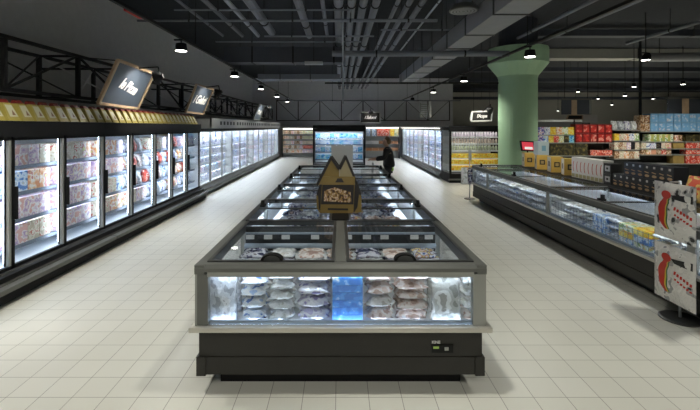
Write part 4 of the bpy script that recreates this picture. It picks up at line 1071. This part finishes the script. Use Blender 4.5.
# ---------------------------------------------------------------- ceiling services
def pipe(pts, r, m, label, cat='pipe', name='ceiling_pipe', group='pipes under the ceiling', hang=True):
    t = thing(name, label, cat, pts[0], group)
    b = MB()
    for p_, q_ in zip(pts, pts[1:]): b.tube(p_, q_, r, n=10)
    b.build('run', M[m], t, smooth=False)
    if hang:
        p_, q_ = Vector(pts[0]), Vector(pts[-1]); n = max(2, int((q_-p_).length/4))
        for i in range(n):
            c = p_ + (q_-p_)*((i+.5)/n)
            MB().bar(c, (c.x, c.y, ZC), .012).tube(c-(q_-p_).normalized()*.02, c+(q_-p_).normalized()*.02, r*1.25, n=10).build('hanger', M['trussm'], t)
    return t
LP_ = 'long grey pipe running away under the ceiling, %s from the silver pole'
for i, (x, z, r) in enumerate(((-.03, 4.6, .10), (.24, 4.6, .085), (.48, 4.6, .085), (.74, 4.6, .085), (1.18, 4.6, .045), (1.42, 4.6, .06), (1.68, 4.6, .06))):
    pipe([(x, 6.5, z), (x, 27, z)], r, 'pipe', LP_ % nth(i))
pipe([(2.0, 6.5, 4.58), (2.0, 14, 4.58)], .022, 'pipelight', 'thin bright conduit running away right of the grey pipes')
for i, (x, y1, r) in enumerate(((-.36, 11.5, .045), (-.86, 11.6, .09), (-1.85, 11.2, .10), (-2.3, 11.6, .05), (-2.75, 11.6, .05), (-3.3, 11.6, .035))):
    pipe([(x, 6.5, 4.62), (x, y1, 4.62)], r, 'pipelight' if i in (3,) else 'pipe', 'grey pipe left of the silver pole stopping at the cross duct, %s from it' % nth(i))
for i, (y, z, x0, x1, r) in enumerate(((8.45, 4.45, -3.4, .2, .018), (9.35, 4.46, -4.6, .1, .025), (10.9, 4.45, -2.0, .9, .022), (11.6, 4.45, -3.5, .6, .02), (8.9, 4.35, -.4, 2.1, .035), (10.5, 3.92, -.2, 4.3, .075), (10.1, 4.43, 1.0, 3.0, .02), (13.6, 3.50, -.5, 6.4, .03), (20.5, 3.36, -2.5, 6.0, .03))):
    pipe([(x0, y, z), (x1, y, z)], r, 'pipe' if i != 7 else 'trussm', 'grey pipe crossing under the ceiling, %s counted from the near end' % nth(i))
pipe([(.065, 9.0, 2.56), (.065, 9.0, ZC)], .02, 'pipelight', 'thin silver pole hanging from the ceiling over the island', 'pole', 'hanging_pole', None, False)
pipe([(11.95, 16.4, 0), (11.95, 16.4, ZC)], .055, 'trussm', 'thin black floor-to-ceiling pole behind the pale blue cartons', 'pole', 'slim_pole', None, False)
def duct(x0, y0, z0, x1, y1, z1, m, label, seams, axis, fl='framedark'):
    t = thing('air_duct', label, 'duct', ((x0+x1)/2, (y0+y1)/2, z0), 'air ducts')
    MB().box(x0, y0, z0, x1, y1, z1).build('duct_run', M[m], t)
    for s in seams:
        b = MB(); e = .018
        g = MB()
        if axis == 1: b.box(x0-e, s, z0-e, x1+e, s+.04, z1+e); g.bar((x0-.02, s+.02, z1), (x0-.02, s+.02, ZC-.002), .012); MB().bar((x1+.02, s+.02, z1), (x1+.02, s+.02, ZC-.002), .012).build('hanger', M['trussm'], t)
        else: b.box(s, y0-e, z0-e, s+.04, y1+e, z1+e); g.bar((s+.02, y0-.02, z1), (s+.02, y0-.02, ZC), .012)
        b.build('flange', M[fl], t); g.build('hanger', M['trussm'], t)
duct(2.66, 4.0, 4.0, 3.26, 18.5, 4.38, 'duct', 'long grey rectangular duct running away towards the back, right of the pipes', [5.6, 7.1, 8.7, 10.2, 11.8, 13.3, 14.8, 16.4, 17.9], 1)
duct(-3.4, 12.1, 3.95, .12, 12.6, 4.40, 'ductdark', 'dark grey duct crossing left of the silver pole', [-2.6, -1.4, -.2], 0, 'black')
duct(-3.0, 15.0, 3.80, .0, 15.8, 3.98, 'pipe', 'shallow blue grey cable tray crossing behind the left cross duct', [-2.2, -1.1], 0)
duct(9.0, 18.0, 5.05, 34.0, 18.7, 5.47, 'ductpale', 'wide pale duct crossing high behind the green column', [13, 17, 21, 25, 29], 0, 'framedark')
for i, (y, z) in enumerate(((14.0, 5.15), (21.5, 4.95), (25.5, 4.85), (30, 4.7), (35, 4.4))):
    duct(6.8 if y < 28 else 8.2, y, z, 34, y+.35, z+.22, 'ductdark', 'dark ceiling beam at the right, %s from the near end' % nth(i), [12, 20, 28], 0)
for i, (x, m) in enumerate(((5.6, 'pipe'), (6.6, 'pipe'), (9.6, 'pipe'))):
    pipe([(x, 6.5, 4.85), (x, 13.8, 4.85)], .05, m, 'grey pipe running away at the right, %s from the long duct' % nth(i))
t = thing('ceiling_diffuser', 'round slatted air diffuser beside the long grey duct', 'diffuser', (2.37, 7.9, 4.30))
b = MB(); b.lathe((2.37, 7.9, 4.27), [(.27, 0), (.27, .03), (.20, .12), (.16, .12)], 28).build('cone', M['bump'], t)
for r_ in (.23, .17, .11, .05):
    b = MB(); vs = []
    for k in range(28):
        a = 2*math.pi*k/28
        for rr, zz in ((r_+.016, 4.262), (r_-.016, 4.262), (r_-.016, 4.27), (r_+.016, 4.27)): vs.append((2.37+rr*math.cos(a), 7.9+rr*math.sin(a), zz))
    b.add(vs, [(4*k+c, 4*((k+1) % 28)+c, 4*((k+1) % 28)+(c+1) % 4, 4*k+(c+1) % 4) for k in range(28) for c in range(4)])
    b.build('ring', M['framelight'], t)
MB().tube((2.37, 7.9, 4.39), (2.37, 7.9, ZC), .15).build('neck', M['pipe'], t)
t = thing('air_grille', 'small pale panel at the right end of the left cross duct', 'grille', (-.75, 11.9, 3.84))
MB().box(-1.02, 11.85, 3.86, -.50, 12.05, 3.94).build('panel', M['canopy'], t)
MB().bar((-.76, 11.95, 3.94), (-.76, 11.95, ZC), .02).build('hanger', M['trussm'], t)
t = thing('ceiling_duct_sock', 'short round dark duct end hanging at the upper right', 'duct', (11.5, 16.5, 4.75))
MB().tube((11.9, 16.0, 4.75), (16, 16.0, 4.80), .17, n=18).build('sock', M['duct'], t)
MB().tube((11.88, 16.0, 4.75), (11.95, 16.0, 4.75), .19, n=18).build('end_ring', M['blackmatte'], t)
MB().bar((12.4, 16.0, 4.9), (12.4, 16.0, ZC), .02).bar((15, 16.0, 4.9), (15, 16.0, ZC), .02).build('hanger', M['trussm'], t)
o = MB().box(-3.30, 6.28, 3.825, -3.232, 6.75, 3.87); tag(o.solo('ceiling_indicator_lamp', M['red']), 'small red lamp box on the left lighting track', 'lamp')

# ---------------------------------------------------------------- lighting tracks and lamps
def track(x, z, y0, y1, label):
    t = thing('lighting_track', label, 'track', (x, y0, z), 'lighting tracks')
    MB().box(x-.03, y0, z, x+.03, y1, z+.05).build('rail', M['trussm'], t)
    n = 6
    for i in range(n):
        y = y0 + (y1-y0)*(i+.5)/n
        MB().bar((x, y, z+.05), (x, y, ZC), .014).build('hanger', M['trussm'], t)
track(-3.2, 3.82, 3.0, 27.5, 'black lighting track along the left aisle')
track(4.15, 3.82, 3.0, 27.5, 'black lighting track along the right aisle')
POW = 360
def lamp_proto():
    t = thing('track_spotlight', '', 'lamp', (0, 0, 0), 'track lamps')
    MB().box(-.14, -.02, -.03, .03, .02, 0).build('adapter', M['trussm'], t)
    MB().tube((0, 0, -.03), (0, 0, -.10), .014).build('stem', M['trussm'], t)
    MB().tube((0, 0, -.09), (0, 0, -.235), .10, .125, 24).build('housing', M['black'], t)
    MB().tube((0, 0, -.236), (0, 0, -.242), .108, .108, 24).build('lens', M['lens'], t)
    L = bpy.data.lights.new('lamp_light', 'SPOT'); L.energy = POW; L.spot_size = R(140); L.spot_blend = .75; L.shadow_soft_size = .12; L.color = (1, .975, .86)
    lo = bpy.data.objects.new('lamp_light', L); COL.objects.link(lo); lo.location = (0, 0, -.25); lo.parent = t
    return t
lp = lamp_proto(); first = True
def lamp(x, y, z, label):
    global first
    if first:
        lp.location = (x, y, z); lp['label'] = label; first = False; return lp
    return dup(lp, (x, y, z), label)
for i, y in enumerate((-3.5, .3, 4.1, 8.3, 12.5, 16.7, 20.9, 25.1)):
    tl = lamp(-3.2, y, 3.82, 'black track lamp over the left aisle, %s from the near end' % nth(i))
    for ch in tl.children:
        if ch.type == 'LIGHT' and y > 10: ch.data = ch.data.copy(); ch.data.energy = POW*.4
        elif ch.type == 'LIGHT' and y > 4: ch.data = ch.data.copy(); ch.data.energy = POW*1.15
for i, y in enumerate((-3.5, .3, 4.4, 9.0, 13.8, 18.3, 23.6)):
    lamp(4.15, y, 3.82, 'black track lamp over the right aisle, %s from the near end' % nth(i))
for i, y in enumerate((-4, -.5, 3.2)):  # centre row added out of view to brighten the near floor
    lamp(.4, y, 4.4, 'added unseen lamp over the centre aisle, %s from the near end' % nth(i))
    if i == 0: pass
fl_ = [(578, 92, 22), (598, 99, 26), (625, 96, 20), (634, 87, 17.2), (653, 99, 27), (683, 84.5, 17.5), (558, 111, 33), (612, 105, 29), (668, 103, 33), (10.5, 0, 11.5), (9.0, 0, 7.0)]
fl_px = [f for f in fl_ if f[1]]
for i, (px, py, Y) in enumerate(fl_px):
    p = P(px, py, Y); fl = lamp(p.x, p.y, p.z+.24, 'small lamp over the far right aisles, %s of the scatter' % nth(i)); fl.scale = (.7, .7, 1)
    for ch in fl.children:
        if ch.type == 'LIGHT': ch.data = ch.data.copy(); ch.data.energy = POW*2.2
    MBq = MB().bar((p.x, p.y, p.z+.24), (p.x, p.y, ZC), .02).solo('lamp_rod', M['trussm'], (p.x, p.y, p.z+.24)); tag(MBq, 'thin rod holding %s far right lamp' % nth(i), 'rod', 'lamp rods')
for i, (x, Y) in enumerate(((9.2, 12.4), (12.2, 12.4), (8.6, 7.5))):  # three extra lamps added to brighten the gondola shelves
    gl = lamp(x, Y, 4.3, 'added hanging lamp above the gondola aisle, %s of three' % nth(i))
    for ch in gl.children:
        if ch.type == 'LIGHT': ch.data = ch.data.copy(); ch.data.energy = POW*1.8
    tag(MB().bar((x, Y, 4.3), (x, Y, ZC), .02).solo('lamp_rod', M['trussm'], (x, Y, 4.3)), 'thin rod of %s added lamp above the gondola aisle' % nth(i), 'rod', 'lamp rods')
for i in range(3):
    pass

# ---------------------------------------------------------------- the shopper
def skin(name, verts, edges, radii, m, parent, root=0, sub=2):
    me = bpy.data.meshes.new(name); me.from_pydata(verts, edges, []); me.materials.append(m)
    o = bpy.data.objects.new(name, me); COL.objects.link(o); o.parent = parent
    md = o.modifiers.new('skin', 'SKIN'); md.use_smooth_shade = True
    sv = me.skin_vertices[0].data
    for v, r_ in zip(sv, radii): v.radius = r_ if isinstance(r_, tuple) else (r_, r_)
    for v in sv: v.use_root = False
    sv[root].use_root = True
    ss = o.modifiers.new('sub', 'SUBSURF'); ss.levels = sub; ss.render_levels = sub
    return o
def person(loc, rz):
    t = thing('person', 'shopper in a dark jacket reaching towards the produce at the far end of the island', 'person', loc)
    t.rotation_euler = (0, 0, rz)
    skinm = mat('skin', (.55, .34, .25), .5); hair = mat('fair_brown_hair', (.16, .09, .04), .6, noise=.3)
    jk = mat('black_jacket', (.012, .012, .014), .7, noise=.2); tr = mat('dark_trousers', (.02, .022, .03), .7); gr = mat('lime_hem', (.25, .42, .06), .6); sh = mat('dark_shoe', (.02, .02, .02), .5)
    # faces +x; pelvis at 0.92 m, the back leaning forward
    V = [(0,0,.93), (.01,0,1.08), (.03,0,1.24), (.045,0,1.38), (.055,0,1.45), (.07,0,1.49), (.09,0,1.55), (.10,0,1.635), (.095,0,1.70)]
    Rr = [(.09,.105), (.085,.10), (.085,.11), (.07,.10), (.065,.065), (.062,.062), (.092,.082), (.108,.092), (.08,.07)]
    E_ = [(i, i+1) for i in range(8)]
    V += [(.185,0,1.57)]; Rr += [(.035,.03)]; E_ += [(6, 9)]                                    # muzzle and nose
    for s in (-1, 1):
        k = len(V)
        V += [(.02,.09*s,.86), (.03,.105*s,.50), (-.01,.11*s,.09), (.09,.125*s,.045)]
        Rr += [.07, .05, .04, .036]; E_ += [(0, k), (k, k+1), (k+1, k+2), (k+2, k+3)]
        k = len(V)
        sw = .05*s
        V += [(.045,.19*s,1.40), (.12,.235*s,1.13), (.40,.18*s+sw*0,1.09), (.52,.17*s,1.085), (.565,.165*s,1.08)]
        Rr += [.058, .045, .033, (.038,.022), (.040,.018)]; E_ += [(3, k), (k, k+1), (k+1, k+2), (k+2, k+3), (k+3, k+4)]
        for f, (dy, ln) in enumerate(((-.03, .062), (-.01, .075), (.011, .07), (.031, .052))):
            j = len(V)
            V += [(.565+ln*.5, .165*s+dy*s, 1.075), (.565+ln*.85, .165*s+dy*s, 1.045)]; Rr += [.0095, .0085]; E_ += [(k+4, j), (j, j+1)]
        j = len(V)
        V += [(.545, .165*s-.045*s, 1.07), (.585, .165*s-.058*s, 1.05)]; Rr += [.011, .0095]; E_ += [(k+3, j), (j, j+1)]
    skin('body', V, E_, Rr, skinm, t)
    # clothes
    jv = [(0,0,.80), (.005,0,.97), (.01,0,1.08), (.03,0,1.24), (.045,0,1.39), (.06,0,1.455)]; jr = [(.165,.20), (.16,.195), (.145,.175), (.15,.19), (.125,.175), (.075,.075)]
    je = [(i, i+1) for i in range(5)]
    for s in (-1, 1):
        k = len(jv); jv += [(.045,.19*s,1.40), (.12,.235*s,1.13), (.39,.18*s,1.09)]; jr += [.085, .075, .06]; je += [(4, k), (k, k+1), (k+1, k+2)]
    skin('jacket', jv, je, jr, jk, t)
    MB_h = MB(); MB_h.lathe((0,0,0), [(.12, .74), (.150, .75), (.158, .83), (.14, .85)], 24); o = bpy.data.objects.new('hem', MB_h.mesh('hem', gr, True)); COL.objects.link(o); o.parent = t; o.scale = (.92, 1.06, 1)
    tv = [(0,0,.86)]; tr_ = [(.12,.14)]; te = []
    for s in (-1, 1):
        k = len(tv); tv += [(.02,.10*s,.80), (.03,.105*s,.50), (-.01,.11*s,.10)]; tr_ += [.11, .082, .062]; te += [(0, k), (k, k+1), (k+1, k+2)]
        skin('shoe', [(-.04,.11*s,.045), (.06,.12*s,.045), (.15,.13*s,.038)], [(0,1), (1,2)], [(.045,.045), (.045,.05), (.036,.045)], sh, t)
    skin('trousers', tv, te, tr_, tr, t)
    skin('hair', [(.0,0,1.52), (.02,0,1.62), (.07,0,1.70), (.125,0,1.715)], [(0,1), (1,2), (2,3)], [(.07,.08), (.10,.105), (.095,.105), (.06,.08)], hair, t)
    for s in (-1, 1):
        b = MB(); b.lathe((0,0,0), [(.003, -.011), (.009, -.006), (.011, 0), (.009, .006), (.003, .011)], 10)
        o = bpy.data.objects.new('eye', b.mesh('eye', mat('eye_dark', (.03, .02, .02), .2), True)); COL.objects.link(o); o.parent = t; o.location = (.190, .033*s, 1.635)
        b = MB(); b.lathe((0,0,0), [(.006, -.032), (.016, -.018), (.019, .005), (.014, .026), (.004, .032)], 10)
        o = bpy.data.objects.new('ear', b.mesh('ear', skinm, True)); COL.objects.link(o); o.parent = t; o.location = (.095, .088*s, 1.61)
    o = bpy.data.objects.new('mouth', MB().box(-.006, -.024, -.005, .006, .024, .005).mesh('mouth', mat('lips', (.40, .14, .12), .5))); COL.objects.link(o); o.parent = t; o.location = (.192, 0, 1.545)
    return t
person((1.47, 12.35, 0), R(172))
# small trolley of white crates in front of the shopper
t = thing('trolley', 'low trolley with a white tray in front of the shopper', 'trolley', (.75, 12.3, 0))
MB().box(.48, 12.08, .30, 1.0, 12.52, .33).build('deck', M['framelight'], t)
for x in (.52, .96):
    for y in (12.12, 12.48):
        w_ = MB().tube((x, y-.015, .05), (x, y+.015, .05), .05, n=16).build('wheel', M['blackmatte'], t)
        MB().box(x-.012, y-.012, .09, x+.012, y+.012, .30).build('leg', M['bump'], t)
MB().bar((.95, 12.12, .33), (.98, 12.12, .98), .025).bar((.95, 12.48, .33), (.98, 12.48, .98), .025).bar((.98, 12.12, .98), (.98, 12.48, .98), .025).build('handle', M['framelight'], t)
bq = MB().box(.51, 12.12, .332, .92, 12.48, .345).box(.51, 12.12, .345, .52, 12.48, .52).box(.91, 12.12, .345, .92, 12.48, .52).box(.52, 12.12, .345, .91, 12.13, .52).box(.52, 12.47, .345, .91, 12.48, .52)
tag(bq.solo('tray', M['whiteplas']), 'white tray lying on the low trolley', 'tray')

# ---------------------------------------------------------------- camera and rendering
cam = bpy.data.cameras.new('camera'); co = bpy.data.objects.new('camera', cam); COL.objects.link(co)
co.location = (0, 0, H); co.rotation_euler = (R(90), R(0), 0)
cam.sensor_fit = 'HORIZONTAL'; cam.sensor_width = 36; cam.lens = 36*F/700
cam.shift_x = (350-CX)/700; cam.shift_y = -(205-CY)/700; cam.clip_end = 200; cam.clip_start = .05
S.camera = co
w = bpy.data.worlds.new('world'); S.world = w; w.use_nodes = True
w.node_tree.nodes['Background'].inputs['Color'].default_value = (.5, .55, .6, 1)
w.node_tree.nodes['Background'].inputs['Strength'].default_value = .05
S.view_settings.view_transform = 'Standard'; S.view_settings.look = 'None'; S.view_settings.gamma = 1; S.view_settings.exposure = 0
S.view_settings.use_curve_mapping = False
S.cycles.use_denoising = True
S.cycles.transparent_max_bounces = 24
S.cycles.max_bounces = 8; S.cycles.diffuse_bounces = 4
S.cycles.sample_clamp_indirect = 6
